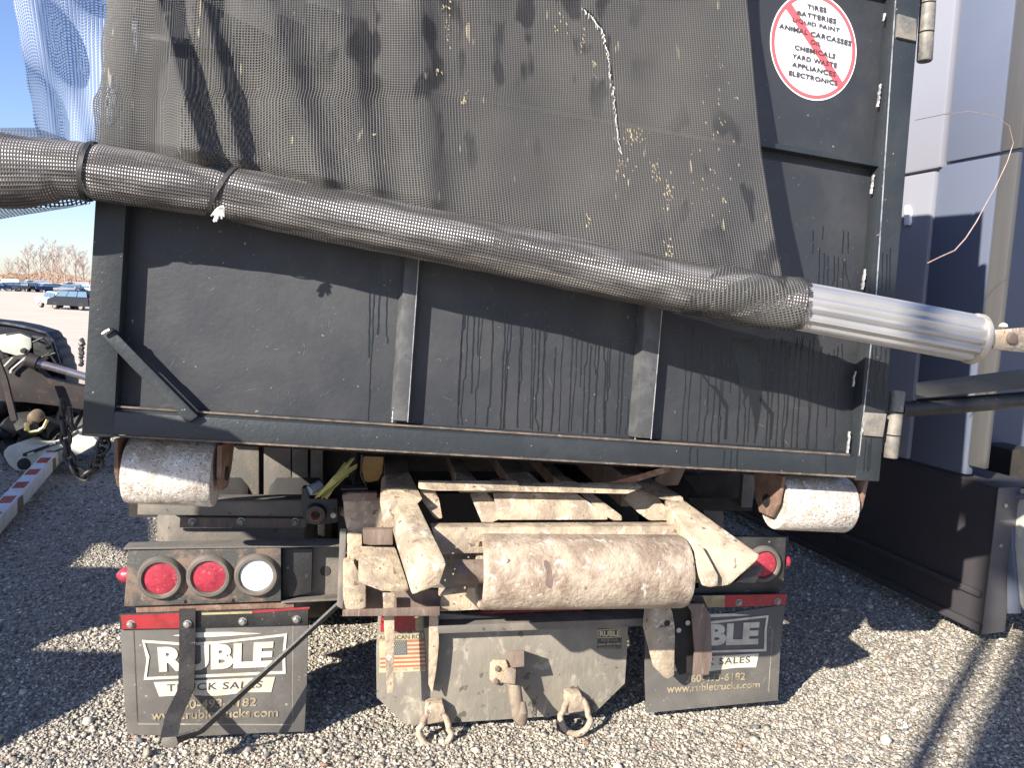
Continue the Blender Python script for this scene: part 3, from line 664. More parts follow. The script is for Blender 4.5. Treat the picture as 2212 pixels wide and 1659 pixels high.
# long tear, frayed white along its lips
b = MB(); tp_ = q('B', 1555,50, 1600,85, 1640,135, 1672,175, 1690,215, 1700,270, 1716,340, 1728,410, 1738,480, 1750,560, 1760,640, 1768,720, 1776,790, 1786,860, 1795,930, 1800,985)
def sheet_h(p):
    t = max(0, p[1])/max(cly(p[0])-20, 1); x = p[0]; h = .055*(1-t) + (float(HT(x))-.02)*t + .02*math.sin(5*((x-227)/1387)+2*t)*(1-t)
    for xt, xb, a, wd in RID:
        c = xt*(1-t)+xb*t; d = (x-c)/wd; h += a*((math.exp(-(d/1.9)**2)) if d < 0 else math.exp(-(d/(.62 if xt == 336 else .85))**2))*(1-.35*t if a < .05 else 1-.1*t)
    return h + .0015*math.sin(x*.05+p[1]*.013) + .001*math.sin(p[1]*.06+x*.02)
for a, c in zip(tp_, tp_[1:]):
    for k in range(4):
        t = k/4; p = (a[0]*(1-t)+c[0]*t + random.uniform(-2.2,2.2), a[1]*(1-t)+c[1]*t); A = BOX.pt(p, sheet_h(p)+.004)
        p2 = (p[0]+random.uniform(-4,5), p[1]+random.uniform(4,12)); b.tube([A, BOX.pt(p2, sheet_h(p2)+.006)], [random.uniform(.0012,.0028), .0007], 5)
obj('frayed_tear', b, M['torn'], tarp)
b = MB()
for i, (a, c) in enumerate(zip(tp_, tp_[1:])):
    wv = 3.4 if i < 4 else 1.6
    b.face([b.bm.verts.new(BOX.pt(p, sheet_h(p)+.0035)) for p in ((a[0]-wv+2,a[1]),(a[0]+wv+2,a[1]),(c[0]+wv+2,c[1]),(c[0]-wv+2,c[1]))])
obj('tear_gap', b, M['wet'], tarp, smooth=0)
b = MB()      # chips and seed fluff stuck on the mesh
def fleck(p, l, wd, ang):
    h = sheet_h(p)+.003; dx, dy = math.cos(ang)*l, math.sin(ang)*l; nx, ny = -math.sin(ang)*wd, math.cos(ang)*wd
    b.face([b.bm.verts.new(BOX.pt((p[0]+x, p[1]+y), h)) for x, y in ((-dx,-dy),(-dx*.3+nx,-dy*.3+ny),(dx,dy),(dx*.2-nx,dy*.2-ny))])
for c, cx0, cy0, sx, sy, n in (('B',675,40,25,60,9),('B',690,200,14,70,9),('B',620,460,14,18,8),('B',790,640,20,60,10),('B',1560,270,22,60,9),('B',1890,880,90,60,30),('B',1830,1070,50,50,12),('B',2030,1090,40,110,16),('B',2110,1260,30,80,24),
                               ('B',2110,1600,30,60,14),('B',1600,1400,20,60,7),('B',1640,420,25,60,8),('B',1420,160,60,60,8),('B',210,870,20,10,4),('C',240,700,120,380,22),('C',200,1200,120,300,22)):
    for _ in range(n):
        p = q(c, random.gauss(cx0, sx*.6), random.gauss(cy0, sy*.6)); fleck(p, random.uniform(1.2,5), random.uniform(.5,1.5), random.uniform(1.1,1.6))
o = obj('debris_flecks', b, M['chip'], tarp, smooth=0); tag(o, kind='stuff')

# ------------------------------------------------------------------ the truck
truck = thing('roll_off_truck', tw(1.22, 0, -2.5), 'dust-caked roll-off truck rear with mud flaps, round tail lamps and steel roller', 'truck')
T = truck
MF = [TR]
def tpx(name, crop, pts, h, t, mat, bev=.002, par=None): return px_poly(name, MF[0], q(crop, *pts), h, t, mat, par or T, bev)
TR2 = Frame(TR.O + TN*.44, TN); TR3 = Frame(TR.O + TN*.17, TN)
def thull(name, crop, pts, mat, bev=.003, par=None):
    P_ = []
    for i in range(0, len(pts), 3): P_.append((*q(crop, pts[i], pts[i+1]), pts[i+2]))
    return obj(name, MB().hullpx(MF[0], P_, bev), mat, par or T)
# chassis rails, cross members, wheels, dark machinery ahead of the tail
obj('chassis_rail', MB().tbox(.70, .78, .50, .76, -6.5, -.25), M['shade'], T)
obj('chassis_rail', MB().tbox(1.62, 1.70, .50, .76, -6.5, -.25), M['shade'], T)
for h in (-.9, -2.0, -3.2): obj('cross_member', MB().tbox(.79, 1.61, .64, .84, h-.1, h), M['shade'], T)
def wheel(u, h):
    c = tw(u, .50, h); r = .49
    o = obj('wheel', MB().lathe(c, UT, [(.28,-.14),(.40,-.145),(.47,-.12),(r,-.09),(r,.09),(.47,.12),(.40,.145),(.28,.14),(.24,.08),(.24,-.08),(.28,-.14)], 40), M['tyre'], T)
    obj('rim', MB().lathe(c, UT, [(0,-.02),(.12,-.02),(.22,-.07),(.238,-.07),(.238,.07),(.22,.05),(0,.02)], 24), M['dirty'], o)
for u in (.17, .50, 1.93, 2.26): wheel(u, -1.15)
for u in (.17, .50, 1.93, 2.26): wheel(u, -2.5)
obj('axle', MB().tube([tw(.3, .5, -1.15), tw(2.1, .5, -1.15)], .08, 16), M['shade'], T)
obj('sub_frame', MB().tbox(.82, 1.58, .88, .98, -5.5, -.45), M['shade'], T)
# tail lamp bar, left: box face with flange, lamps
obj('tail_lamp_box', MB().hullpx(TR, [(*q('L',205,968), .0), (*q('L',1412,942), .0), (*q('L',1412,1368), .0), (*q('L',165,1412), .0), (*q('L',200,925), -.05), (*q('L',1412,905), -.05), (*q('L',1412,1368), -.11), (*q('L',165,1412), -.11)], .003), M['rusty'], T)
tpx('lamp_box_flange', 'L', (255,1412, 1515,1376, 1515,1452, 262,1470), -.014, .10, M['lip'])
def lampset(par, cpx, r, ox, crop='L', lens='red', h=.0, segs=40, sh=.0):
    c = TR.pt(q(crop, *cpx), h)
    gr = obj('lamp_grommet', MB().lathe(c, TN, [(r*1.02,.012),(r*1.10,.020),(r*1.26,.020),(r*1.38,.012),(r*1.42,.001),(r*1.2,-.02)], segs), M['grommet'], par)
    rr = r*1.05
    obj('lens', MB().lathe(c, TN, [(rr,.005),(rr*.96,.011),(rr*.6,.0155),(rr*.3,.0165),(0,.017)], segs), M[lens], gr)
    obj('chrome_rim', MB().lathe(c, TN, [(rr*1.0,.013),(rr*1.04,.016),(rr*1.06,.010)], segs), M['grommet'], gr)
px2m = lambda fr, p: (fr.pt((p[0]+1, p[1]))-fr.pt(p)).length
rL = 131/3.16/1.16456*px2m(TR, q('L',845,1165))
for cp, ln in (((460,1178),'red'),((845,1165),'red'),((1222,1157),'clear')): lampset(T, cp, rL, 0, lens=ln)
cm = TR.pt(q('L',182,1160), -.03)
obj('side_marker_lamp', MB().lathe(cm, -UT, [(.026,-.01),(.026,.006),(.018,.02),(.006,.030),(0,.031)], 20), M['red'], T)
# open channel right of the lamps
obj('tail_channel', MB().prism(TR, q('L', 1412,945, 1885,935, 1885,1352, 1412,1368), -.075, .01, .001), M['dirty'], T)
obj('tail_channel', MB().hullpx(TR, [(*q('L',200,905), -.055), (*q('L',1878,868), -.055), (*q('L',1878,868), -.11), (*q('L',205,897), -.11), (*q('L',1878,926), .004), (*q('L',160,945), .004), (*q('L',1878,935), .004), (*q('L',162,958), .004)], .001), M['dirty'], T)
obj('tail_channel', MB().hullpx(TR, [(*q('L',1414,1372), .0), (*q('L',1880,1345), .0), (*q('L',1880,1310), -.074), (*q('L',1414,1330), -.074), (*q('L',1880,1362), -.0), (*q('L',1414,1384), .0)], .001), M['dirty'], T)
tpx('channel_box', 'L', (1424,948, 1662,950, 1652,1300, 1420,1352), -.035, .035, M['black'])
obj('slot_hole', MB().lathe(TR.pt(q('L',1765,1128), -.074), TN, [(0,.0012),(.018,.0012),(.019,0)], 20), M['shade'], T)
for p in ((650,1368),(1030,1358)):
    tpx('drain_notch', 'L', (p[0]-16,p[1]+18, p[0]+16,p[1]+16, p[0],p[1]-14), .0016, .001, M['wet'], 0)
# left mud flap
def flap_bolt(crop, p, h, par, r=.0105):
    c = TR.pt(q(crop, *p), h)
    obj('bolt', MB().lathe(c, TN, [(r*1.35,0),(r*1.35,.002),(r*.95,.0025)], 16).lathe(c+TN*.002, TN, [(r*.95,0),(r*.95,.007),(r*.7,.009),(0,.009)], 6), M['bolt'], par)
fl = tpx('mud_flap', 'G', (775,668, 1995,632, 1992,900, 1985,1150, 1970,1428, 1700,1436, 1200,1462, 900,1448, 822,1440, 800,1200, 785,900), .0, .010, M['rubber'], .003)
px_poly('moulded_line', TR, q('G', 862,768, 868,768, 893,1365, 886,1365), .0008, .001, M['ink'], fl, 0)
px_poly('moulded_line', TR, q('G', 893,1372, 1890,1378, 1890,1386, 893,1382), .0008, .001, M['plate'], fl, 0)
px_poly('moulded_line', TR, q('G', 1893,740, 1899,740, 1896,1378, 1890,1378), .0008, .001, M['plate'], fl, 0)
def frame_px(crop, outer, wd, fr, h, th, mat, par, name='logo_frame'):
    O = q(crop, *outer); n = len(O); cx = sum(p[0] for p in O)/n; cy = sum(p[1] for p in O)/n
    I_ = [(p[0]+ (wd if p[0] < cx else -wd), p[1] + (wd if p[1] < cy else -wd)) for p in O]
    b = MB(); f0 = [b.bm.verts.new(fr.pt(p, h+th)) for p in O]; f1 = [b.bm.verts.new(fr.pt(p, h+th)) for p in I_]
    g0 = [b.bm.verts.new(fr.pt(p, h)) for p in O]; g1 = [b.bm.verts.new(fr.pt(p, h)) for p in I_]
    for i in range(n):
        j = (i+1) % n; b.face((f0[i], f0[j], f1[j], f1[i])); b.face((g0[i], g0[j], f0[j], f0[i])); b.face((f1[i], f1[j], g1[j], g1[i]))
    return obj(name, b, mat, par, smooth=0)
frame_px('G', (918,832, 1180,850, 1400,842, 1858,790, 1845,920, 1848,1052, 1400,1072, 930,1092, 948,960), 6.2, TR, .0005, .0025, M['letter'], fl)
px_poly('logo_swoosh', TR, q('G', 1120,805, 1270,785, 1500,782, 1690,792, 1500,806, 1270,818), .003, .0025, M['letter'], fl, 0)
text_px('lettering', 'RUBLE', q('G', 1018,880, 1772,842, 1030,1042, 1760,1008), TR, .0005, .003, M['letter'], fl, bold=.055, spacing=1.04)
px_poly('logo_ribbon', TR, q('G', 995,1108, 1780,1072, 1755,1170, 1600,1172, 1400,1196, 1200,1188, 1030,1200), .0025, .002, M['letter'], fl, 0)
text_px('lettering', 'TRUCK SALES', q('G', 1078,1120, 1702,1096, 1080,1168, 1692,1142), TR, .0026, .0008, M['ink'], fl, bold=.012, spacing=1.1)
text_px('lettering', '260-493-6182', q('G', 1130,1222, 1662,1205, 1130,1284, 1655,1262), TR, .0005, .002, M['letter2'], fl, bold=.02)
text_px('lettering', 'www.rubletrucks.com', q('G', 978,1292, 1802,1272, 978,1352, 1798,1330), TR, .0005, .002, M['letter2'], fl, bold=.022)
fb = tpx('flap_hanger', 'L', (125,1470, 1630,1422, 1625,1556, 735,1580, 130,1596), .010, .009, M['black'])
px_poly('reflective_tape', TR, q('L', 140,1482, 605,1465, 605,1584, 148,1590), .0115, .001, M['tape_red'], fb, 0)
px_poly('reflective_tape', TR, q('L', 780,1462, 1180,1448, 1185,1466, 785,1478), .0115, .001, M['tape_pale'], fb, 0)
px_poly('reflective_tape', TR, q('L', 1180,1446, 1640,1414, 1640,1428, 1190,1464), .0118, .001, M['tape_red'], fb, 0)
for p in ((220,1550),(1108,1528),(1537,1512)): flap_bolt('L', p, .0105, fb)
# hanging brace bars in front of the left flap
b = MB(); P_ = [TR.pt(q('G',1214,632), .02), TR.pt(q('G',1212,900), .022), TR.pt(q('G',1205,1150), .03), TR.pt(q('G',1120,1330), .13), TR.pt(q('G',1090,1480), .20)]
b.strip(P_, UT, .052, .007); br = obj('brace_bar', b, M['black'], T)
flap_bolt('G', (1213,728), .027, br)
b = MB(); P_ = [TR.pt(q('G',2235,560), .05), TR.pt(q('G',1900,870), .10), TR.pt(q('G',1300,1420), .19), TR.pt(q('G',1110,1490), .205)]
b.strip(P_, V(.6,0,.8), .034, .008); obj('brace_bar', b, M['black'], T)
obj('brace_foot', MB().hullpx(TR, [(*p, h) for p in q('G', 1050,1465, 1140,1458, 1155,1500, 1135,1530, 1058,1532, 1042,1495) for h in (.22,.185)], .003), M['dirty'], T)
# rails above the lamps on the left
obj('rear_cross_channel', MB().hullpx(TR, [(*p, h) for p in q('L', 275,585, 1620,560, 1620,690, 270,680) for h in (-.18,-.19)], .002), M['dirty'], T)
obj('rear_cross_channel', MB().hullpx(TR, [(*p, -.18) for p in q('L', 275,595, 1620,560, 1620,570, 275,605)] + [(*p, -.36) for p in q('L', 400,520, 1620,518, 1620,524, 400,526)], .001), M['dirty'], T)
obj('hydraulic_tank', MB().hullpx(TR, [(*p, -.42) for p in q('L', 440,640, 1640,640, 1710,690, 1715,930, 425,930, 422,700)] + [(*p, -.30) for p in q('L', 500,640, 1600,640, 1600,930, 505,930)], .012), M['dirty'], T)
bs = tpx('bolted_strip', 'L', (610,700, 1612,712, 1612,786, 605,786), -.27, .006, M['brown'])
for p in ((708,740),(1095,735),(1523,738)): flap_bolt('L', p, -.268, bs, .012)
# upright panels seen under the box, ahead of the tail
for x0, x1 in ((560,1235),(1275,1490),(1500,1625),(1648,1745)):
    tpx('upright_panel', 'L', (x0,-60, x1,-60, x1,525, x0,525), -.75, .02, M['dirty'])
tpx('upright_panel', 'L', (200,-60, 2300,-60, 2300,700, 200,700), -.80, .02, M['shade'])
# ---- centre hoist mechanism
dst = M['dust']; MF[0] = TR2
thull('hoist_arm', 'J', (1075,585,-.20, 1272,572,-.20, 1060,860,-.20, 1110,690,-.20, 1385,1150,.13, 1560,1172,.13, 1240,1462,.10, 1490,1372,.12, 1300,1440,.12, 1330,760,-.17, 1100,1010,-.02, 1400,1180,.13), dst, .010)
thull('arm_sleeve', 'J', (955,380,-.42, 1215,320,-.42, 985,350,-.42, 1342,572,-.17, 1075,575,-.17, 1000,420,-.30, 975,800,-.17, 1050,850,-.17, 940,600,-.2, 1120,575,-.17), dst, .010)
thull('hoist_arm', 'K', (1332,500,-.16, 1490,505,-.16, 1420,660,-.10, 1590,850,.04, 2088,938,.10, 2075,975,.10, 1850,1182,.10, 1700,1195,.08, 1620,1180,.06, 1570,900,.05, 1500,520,-.16, 1330,640,-.16), dst, .010)
thull('arm_sleeve', 'K', (930,360,-.42, 1000,300,-.45, 1180,300,-.45, 1240,345,-.40, 1478,470,-.18, 1490,520,-.17, 1310,495,-.19, 1100,400,-.32), dst, .008)
thull('arm_ear', 'K', (1562,860,.075, 1625,850,.085, 1760,1100,.115, 1755,1180,.115, 1700,1198,.112, 1630,1180,.10, 1590,1080,.09, 1562,860,.03, 1760,1150,.05, 1630,1180,.03), dst, .006)
thull('claw', 'J', (1310,468,-.27, 1445,470,-.27, 1490,560,-.24, 1525,755,-.20, 1455,760,-.20, 1395,650,-.22, 1330,580,-.25, 1445,470,-.31, 1525,755,-.24, 1330,580,-.29), dst, .004)
thull('claw', 'K', (1080,425,-.30, 1250,440,-.28, 1330,540,-.24, 1395,662,-.20, 1210,665,-.22, 1130,610,-.24, 1000,490,-.30, 1080,425,-.34, 1395,662,-.25), dst, .004)
# cross beam behind the roller
obj('cross_beam', MB().hullpx(TR2, [(*q('J',1410,795), -.16), (*q('K',1490,672), -.16), (*q('J',1420,840), -.08), (*q('K',1470,705), -.08), (*q('J',1500,1090), -.07), (*q('K',1500,860), -.07), (*q('J',1500,1090), -.2), (*q('K',1500,860), -.2)], .004), dst, T)
tpx('dark_web', 'J', (1300,1000, 1960,1000, 1960,1400, 1300,1400), -.11, .01, M['dirty'])
thull('deck_rail_end', 'J', (1300,402,-.20, 2212,402,-.20, 2260,500,-.15, 1450,498,-.15, 1300,480,-.17, 1300,402,-.24, 2212,402,-.24), dst, .003)
thull('deck_rail_end', 'K', (150,365,-.20, 1100,360,-.20, 1160,400,-.18, 1040,452,-.15, 640,440,-.15, 0,430,-.15, 150,372,-.24, 1100,360,-.24), dst, .003)
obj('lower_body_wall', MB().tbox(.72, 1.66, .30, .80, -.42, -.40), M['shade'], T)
for c, x0, y0, x1, y1, x2, y2, x3, y3 in (('J',1650,330,1780,330,1850,405,1640,405),('K',70,285,250,275,385,392,180,392),('K',455,315,550,310,640,358,510,356),('K',-60,335,50,325,110,352,-20,350)):
    P_ = [(*q(c,x0,y0), -.42), (*q(c,x1,y1), -.42), (*q(c,x2,y2), -.295), (*q(c,x3,y3), -.295), (*q(c,x2,y2+14), -.295), (*q(c,x3,y3+14), -.295)]
    obj('deck_slat', MB().hullpx(TR2, P_, .002), dst, T)
# deck slats under the container; its shadow is put into their darker brown
for c, x, y, wd in (('J',1640,330,130),('K',70,285,180),('K',455,315,95)):
    A = TR2.pt(q(c, x, y), -.42); B = TR2.pt(q(c, x+wd, y), -.42); bk = -TN*2.2
    obj('deck_slat', MB().hull([A, B, A+bk, B+bk, A-V(0,0,.05), B-V(0,0,.05), A+bk-V(0,0,.05), B+bk-V(0,0,.05)], .002), M['brown'], T)
for c, x, y, wd in (('J',985,350,230),('K',1000,300,190)):
    A = TR2.pt(q(c, x, y), -.43); B = TR2.pt(q(c, x+wd, y), -.43); bk = -TN*2.5
    obj('hoist_rail', MB().hull([A, B, A+bk, B+bk, A-V(0,0,.12), B-V(0,0,.12), A+bk-V(0,0,.12), B+bk-V(0,0,.12)], .004), M['brown'], T)
cp_ = obj('cover_plate', MB().hullpx(TR2, [(*q('J',1990,515), -.21), (*q('K',640,448), -.21), (*q('K',880,625), -.165), (*q('J',2150,735), -.165), (*q('K',880,658), -.163), (*q('J',2040,770), -.163), (*q('J',1990,515), -.27)], .002), dst, T)
ld = TR2.pt(q('K',340,492), -.235)
b = MB(); b.tube([ld+UT*(.03*math.cos(a))+(V(0,0,.012)+TN*.02)*math.sin(a)+TN*.004 for a in np.linspace(0, 2*math.pi, 20)[:-1]], .0022, 6, closed=True); obj('lifting_eye_rim', b, M['brown'], cp_)
thull('plate_bar', 'J', (1770,520,-.25, 1930,500,-.25, 2130,730,-.17, 1965,790,-.155, 1885,790,-.155, 1870,640,-.2, 1990,790,-.155, 1900,790,-.2), dst, .004)
thull('plate_bar', 'K', (650,440,-.25, 750,440,-.25, 995,625,-.165, 995,662,-.16, 930,662,-.16, 870,632,-.165, 960,690,-.2), dst, .003)
thull('hoist_crosspiece', 'K', (-300,-10+440,-.20, 250,432,-.20, 640,440,-.20, -300,440,-.24), dst, .001)
# roller
ra, rb = TR2.pt(((1046), 1235), -.0), TR2.pt(((1474), 1234), -.0)
RR = 76.5*px2m(TR2, (1260,1235)); axr = (rb-ra).normalized(); Lr = (rb-ra).length
ro = obj('tail_roller', MB().lathe(ra, axr, [(RR*.80,.05),(RR*.80,-.012),(RR*.93,-.016),(RR*.985,-.010),(RR*1.0,.0),(RR*1.0,Lr*.5),(RR*1.0,Lr-.014),(RR*.96,Lr-.003),(RR*.86,Lr),(0,Lr)], 64), M['rustdust'], T, smooth=40)
obj('roller_hub', MB().lathe(ra, axr, [(0,.04),(RR*.80,.04),(RR*.8,.05)], 40), M['shade'], ro)
obj('roller_shaft', MB().tube([ra - axr*.09, rb + axr*.08], .036, 20), M['brown'], ro)
MF[0] = TR3
def cylp(p, k=1.003):      # where the sight line meets the roller
    d = ray(*q('K', *p)).normalized(); o = CAM - ra; dp = d - axr*d.dot(axr); op = o - axr*o.dot(axr)
    A_, B_, C_ = dp.dot(dp), 2*dp.dot(op), op.dot(op) - (RR*k)**2; t = (-B_ - math.sqrt(max(B_*B_-4*A_*C_, 0)))/(2*A_); return CAM + d*t
b = MB(); prev = None
for y, x0, x1 in ((978,378,395),(1000,372,420),(1030,380,428),(1065,392,438),(1100,395,440),(1135,388,446),(1165,384,446),(1190,400,440),(1204,418,432)):
    cur = [b.bm.verts.new(cylp((x, y))) for x in (x0, (x0+x1)/2, x1)]
    if prev: b.face((prev[0], prev[1], cur[1], cur[0])); b.face((prev[1], prev[2], cur[2], cur[1]))
    prev = cur
obj('grease_stain', b, M['brown'], ro, smooth=0)
b = MB()
for _ in range(60):
    x, y = random.uniform(-430, 1480), random.uniform(840, 1270); r_ = random.uniform(3, 12); c_ = cylp((x, y))
    vs = []
    for k in range(8):
        a_ = k*math.pi/4; f_ = random.uniform(.5, 1.1); vs.append(b.bm.verts.new(cylp((x + r_*f_*math.cos(a_), y + r_*f_*1.2*math.sin(a_)), 1.0025)))
    b.face(vs)
tag(obj('dark_spots', b, surf('roller_dark_spots', (.27,.20,.15), (.36,.29,.22), sc=30, rough=.9), ro, smooth=0), kind='stuff')
# plates on the left of the mechanism
tpx('side_plate', 'J', (600,560, 950,560, 1060,860, 1060,1010, 640,900, 640,880, 612,740), -.10, .02, dst, .004)
tpx('side_plate', 'J', (636,900, 778,898, 780,1160, 640,1160), -.06, .02, dst, .006)
thull('shelf_plate', 'J', (745,1010,-.05, 1085,1010,-.06, 1210,1385,.07, 965,1372,.08, 742,1292,.06, 1210,1435,.07, 960,1432,.08, 745,1350,.06), dst, .004)
tpx('wear_block', 'J', (782,862, 1062,855, 1064,1000, 850,1004, 790,992), -.035, .03, M['brown'], .003)
tpx('wear_block', 'J', (590,545, 660,518, 915,516, 915,592, 600,600), -.085, .03, M['brown'], .003)
thull('angle_iron', 'J', (572,848,-.09, 636,848,-.09, 600,1600,-.01, 545,1570,-.01, 572,848,-.11, 545,1570,-.03), M['dirty'], .002)
tpx('lower_body_wall', 'J', (600,1160, 700,1160, 812,1380, 812,1590, 740,1600, 600,1602), -.02, .10, dst, .004)
thull('lower_lip', 'J', (596,1600,.0, 1500,1570,-.03, 1500,1660,-.03, 596,1665,.0, 596,1600,-.06, 1500,1570,-.1), M['brown'], .003)
tpx('lower_body_wall', 'J', (812,1380, 1520,1420, 1520,1600, 812,1600), -.10, .02, M['brown'], .002)
tpx('lower_body_wall', 'J', (1520,1380, 1880,1380, 1930,1600, 1500,1620), -.06, .02, dst, .004)
tpx('bracket_tab', 'J', (1560,1052, 1722,1060, 1756,1290, 1500,1372, 1530,1180), .04, .02, M['dirty'], .004)
thull('bracket_tab', 'J', (1490,1372,.05, 1756,1290,.06, 1756,1445,.09, 1480,1480,.09, 1490,1372,.02, 1756,1290,.02), dst, .004)
for p in ((602,690),(692,1075)):
    c = TR.pt(q('J', *p), -.08 if p[1] < 900 else -.055); obj('plug_bolt', MB().lathe(c, (TN*.8+UT*.6), [(.016,-.02),(.016,.014),(.012,.018),(0,.018)], 14), dst, T)
obj('pipe_end', MB().tube([TR.pt(q('J',900,1410), -.0), TR.pt(q('J',870,1390), -.1)], .020, 16), M['brown'], T)
obj('pipe_end', MB().tube([TR.pt(q('J',1225,1478), .03), TR.pt(q('J',1400,1478), .05)], .012, 12), M['brown'], T)
MF[0] = TR
# black pivot lug with its eye, blue clip and yellow webbing
lg = tpx('pivot_lug', 'J', (215,480, 255,470, 290,570, 550,572, 560,790, 450,812, 260,808, 212,690), -.05, .05, M['black'], .004)
ce = TR.pt(q('J',352,706), -.045); k_ = 1/3.6867/1.16456*px2m(TR, q('J',352,706))
obj('eye_bushing', MB().lathe(ce, TN, [(48*k_,-.04),(48*k_,.02),(58*k_,.027),(88*k_,.027),(98*k_,.018),(98*k_,-.01)], 32), M['black'], lg)
obj('eye_bore', MB().lathe(ce, TN, [(47*k_,-.035),(0,-.036)], 24), M['shade'], lg)
obj('rusty_sleeve', MB().lathe(ce, TN, [(42*k_,.0),(50*k_,.028),(56*k_,.030)], 24), surf('rust_orange', (.36,.16,.08), (.2,.09,.05), sc=40, rough=.8), lg)
c = TR.pt(q('J',512,722), .0); obj('bolt', MB().lathe(c, TN, [(.012,-.03),(.012,.006),(.009,.009),(0,.009)], 6), M['bolt'], lg)
obj('clip', MB().tube([TR.pt(q('J',285,500), -.06), TR.pt(q('J',385,440), -.10)], .017, 14), surf('pale_blue_clip', (.42,.48,.55), (.3,.34,.4), sc=20, rough=.4), T)
ws = []
for i, (a, c, d) in enumerate((((350,560),(520,400),(690,195)), ((345,560),(560,370),(728,268)), ((400,565),(540,440),(700,275)), ((360,540),(480,450),(640,250)), ((430,562),(560,400),(650,340)))):
    b = MB(); b.strip([TR.pt(q('J', *a), -.03), TR.pt(q('J', *c), -.02-.01*i), TR.pt(q('J', *d), -.08)], V(.5,.3,.5), .024, .0025)
    o = obj('webbing', b, M['strap'], None if i == 0 else ws[0]); ws.append(o)
    if i == 0: tag(o, 'frayed olive-yellow webbing stuffed between the black pivot lug and the box', 'strap')
obj('worn_stop_block', MB().hullpx(TR, [(*p, h) for p in q('J', 790,175, 980,182, 968,330, 930,400, 835,420, 800,405, 775,300) for h in (-.16,-.24)], .006), M['ochre'], T)
obj('stop_bracket', MB().strip([TR.pt(q('J',778,150), -.2), TR.pt(q('J',765,330), -.2), TR.pt(q('J',800,410), -.2), TR.pt(q('J',825,465), -.19), TR.pt(q('J',580,470), -.19)], TN, .05, .006), M['dirty'], T)
obj('hose', MB().tube([TR.pt(q('J',710,60), -.22), TR.pt(q('J',715,200), -.22), TR.pt(q('J',700,350), -.21), TR.pt(q('J',705,455), -.2)], [.014,.013,.012,.004], 10), M['shade'], T)
obj('hose', MB().tube([TR.pt(q('J',750,60), -.25), TR.pt(q('J',760,200), -.25), TR.pt(q('J',730,330), -.24), TR.pt(q('J',745,430), -.24)], .012, 10), M['shade'], T)
obj('worn_stop_block', MB().hullpx(TR, [(*p, h) for p in q('K', 1380,245, 1505,240, 1440,380, 1300,390, 1250,330) for h in (.02,-.06)], .004), M['brown'], T)
b = MB(); b.strip([TR.pt(q('K',830,402), .17), TR.pt(q('K',1100,330), .15), TR.pt(q('K',1370,250), .02)], V(0,.3,1), .022, .006)
tag(obj('splintered_batten', b, surf('red_brown_splinter', (.34,.17,.12), (.5,.38,.3), sc=25, rough=.9, stretch=(.3,1,1))), 'thin splintered red-brown batten lying across the hoist deck', 'wood strip')
b = MB(); pz = TR.pt(q('K',830,400), .165); b.lathe(pz, (UT*.9+TN*.2), [(0,-.012),(.008,-.010),(.010,.0),(.008,.014),(0,.017)], 10)
tag(obj('pebble', b, M['sticker']), 'white pebble at the near end of the splintered batten', 'pebble')
for i, (x, y, lab) in enumerate(((240,446,'leftmost of three white pebbles in the slot behind the hoist cover plate'),(500,446,'middle, largest of three white pebbles in the slot behind the cover plate'),(575,446,'rightmost of three white pebbles in the slot behind the cover plate'))):
    b = MB(); pz = TR.pt(q('K',x,y), .145); s_ = (.7,1.1,.7)[i]; b.lathe(pz, UT, [(0,-.010*s_),(.005*s_,-.008*s_),(.006*s_,.0),(.005*s_,.010*s_),(0,.012*s_)], 8); tag(obj('pebble', b, M['sticker']), lab, 'pebble')
# ---- underride leg frames
obj('guard_leg', MB().hullpx(TR, [(*p, h+.07) for p in q('H', 264,525, 342,525, 339,700, 337,1000, 334,1172, 292,1180, 272,900, 266,700) for h in (.05,.04)], .002), dst, T)
obj('guard_leg', MB().hullpx(TR, [(*p, h) for p in q('H', 565,560, 600,600, 625,700, 628,860, 612,1020, 585,1180, 560,1120, 575,900, 570,700) for h in (.05,.04)], .002), dst, T)
obj('guard_web', MB().hullpx(TR, [(*p, h) for p in q('H', 525,640, 568,640, 572,1110, 560,1150) for h in (.04,-.05)], .001), M['shade'], T)
lg2 = obj('guard_leg', MB().hullpx(TR, [(*p, h) for p in q('H', 1960,590, 2112,590, 2140,660, 2155,760, 2150,1060, 2110,1088, 2080,1070, 2012,1000, 1960,800, 1945,738) for h in (.10,.09)], .003), dst, T)
obj('oval_hole', MB().lathe(TR.pt(q('H',2105,725), .101), TN, [(0,.001),(.011,.001),(.012,0)], 16), M['shade'], lg2)
lg3 = obj('guard_leg', MB().prism(TR, q('I', 0,560, 60,600, 145,598, 185,680, 195,960, 170,1060, 70,1060, 80,900, 60,650), .07, .008, .002), M['brown'], T)
obj('guard_web', MB().prism(TR, q('I', -75,560, 60,600, 80,700, 84,1000, 60,1040, -20,1060, -75,900), .03, .008, .001), M['shade'], T)
for p in ((38,722),(85,775),(-22,770)):
    obj('bright_hole', MB().lathe(TR.pt(q('I', *p), .041), TN, [(0,.001),(.009,.001),(.010,0)], 14), M['letter'], T)
# cross bar under the roller
obj('guard_bar', MB().hullpx(TR, [(*q('H',930,668), -.03), (*q('H',1985,630), -.03), (*q('H',880,732), .055), (*q('H',1985,692), .055), (*q('H',620,792), .055), (*q('H',1965,742), .055), (*q('H',620,742), .055), (*q('H',640,680), -.03)], .002), M['dirty'], T)
obj('reflective_tape', MB().prism(TR, q('H', 820,655, 1560,625, 1560,640, 960,662, 950,668, 815,672), -.028, .002), M['tape_red'], T)
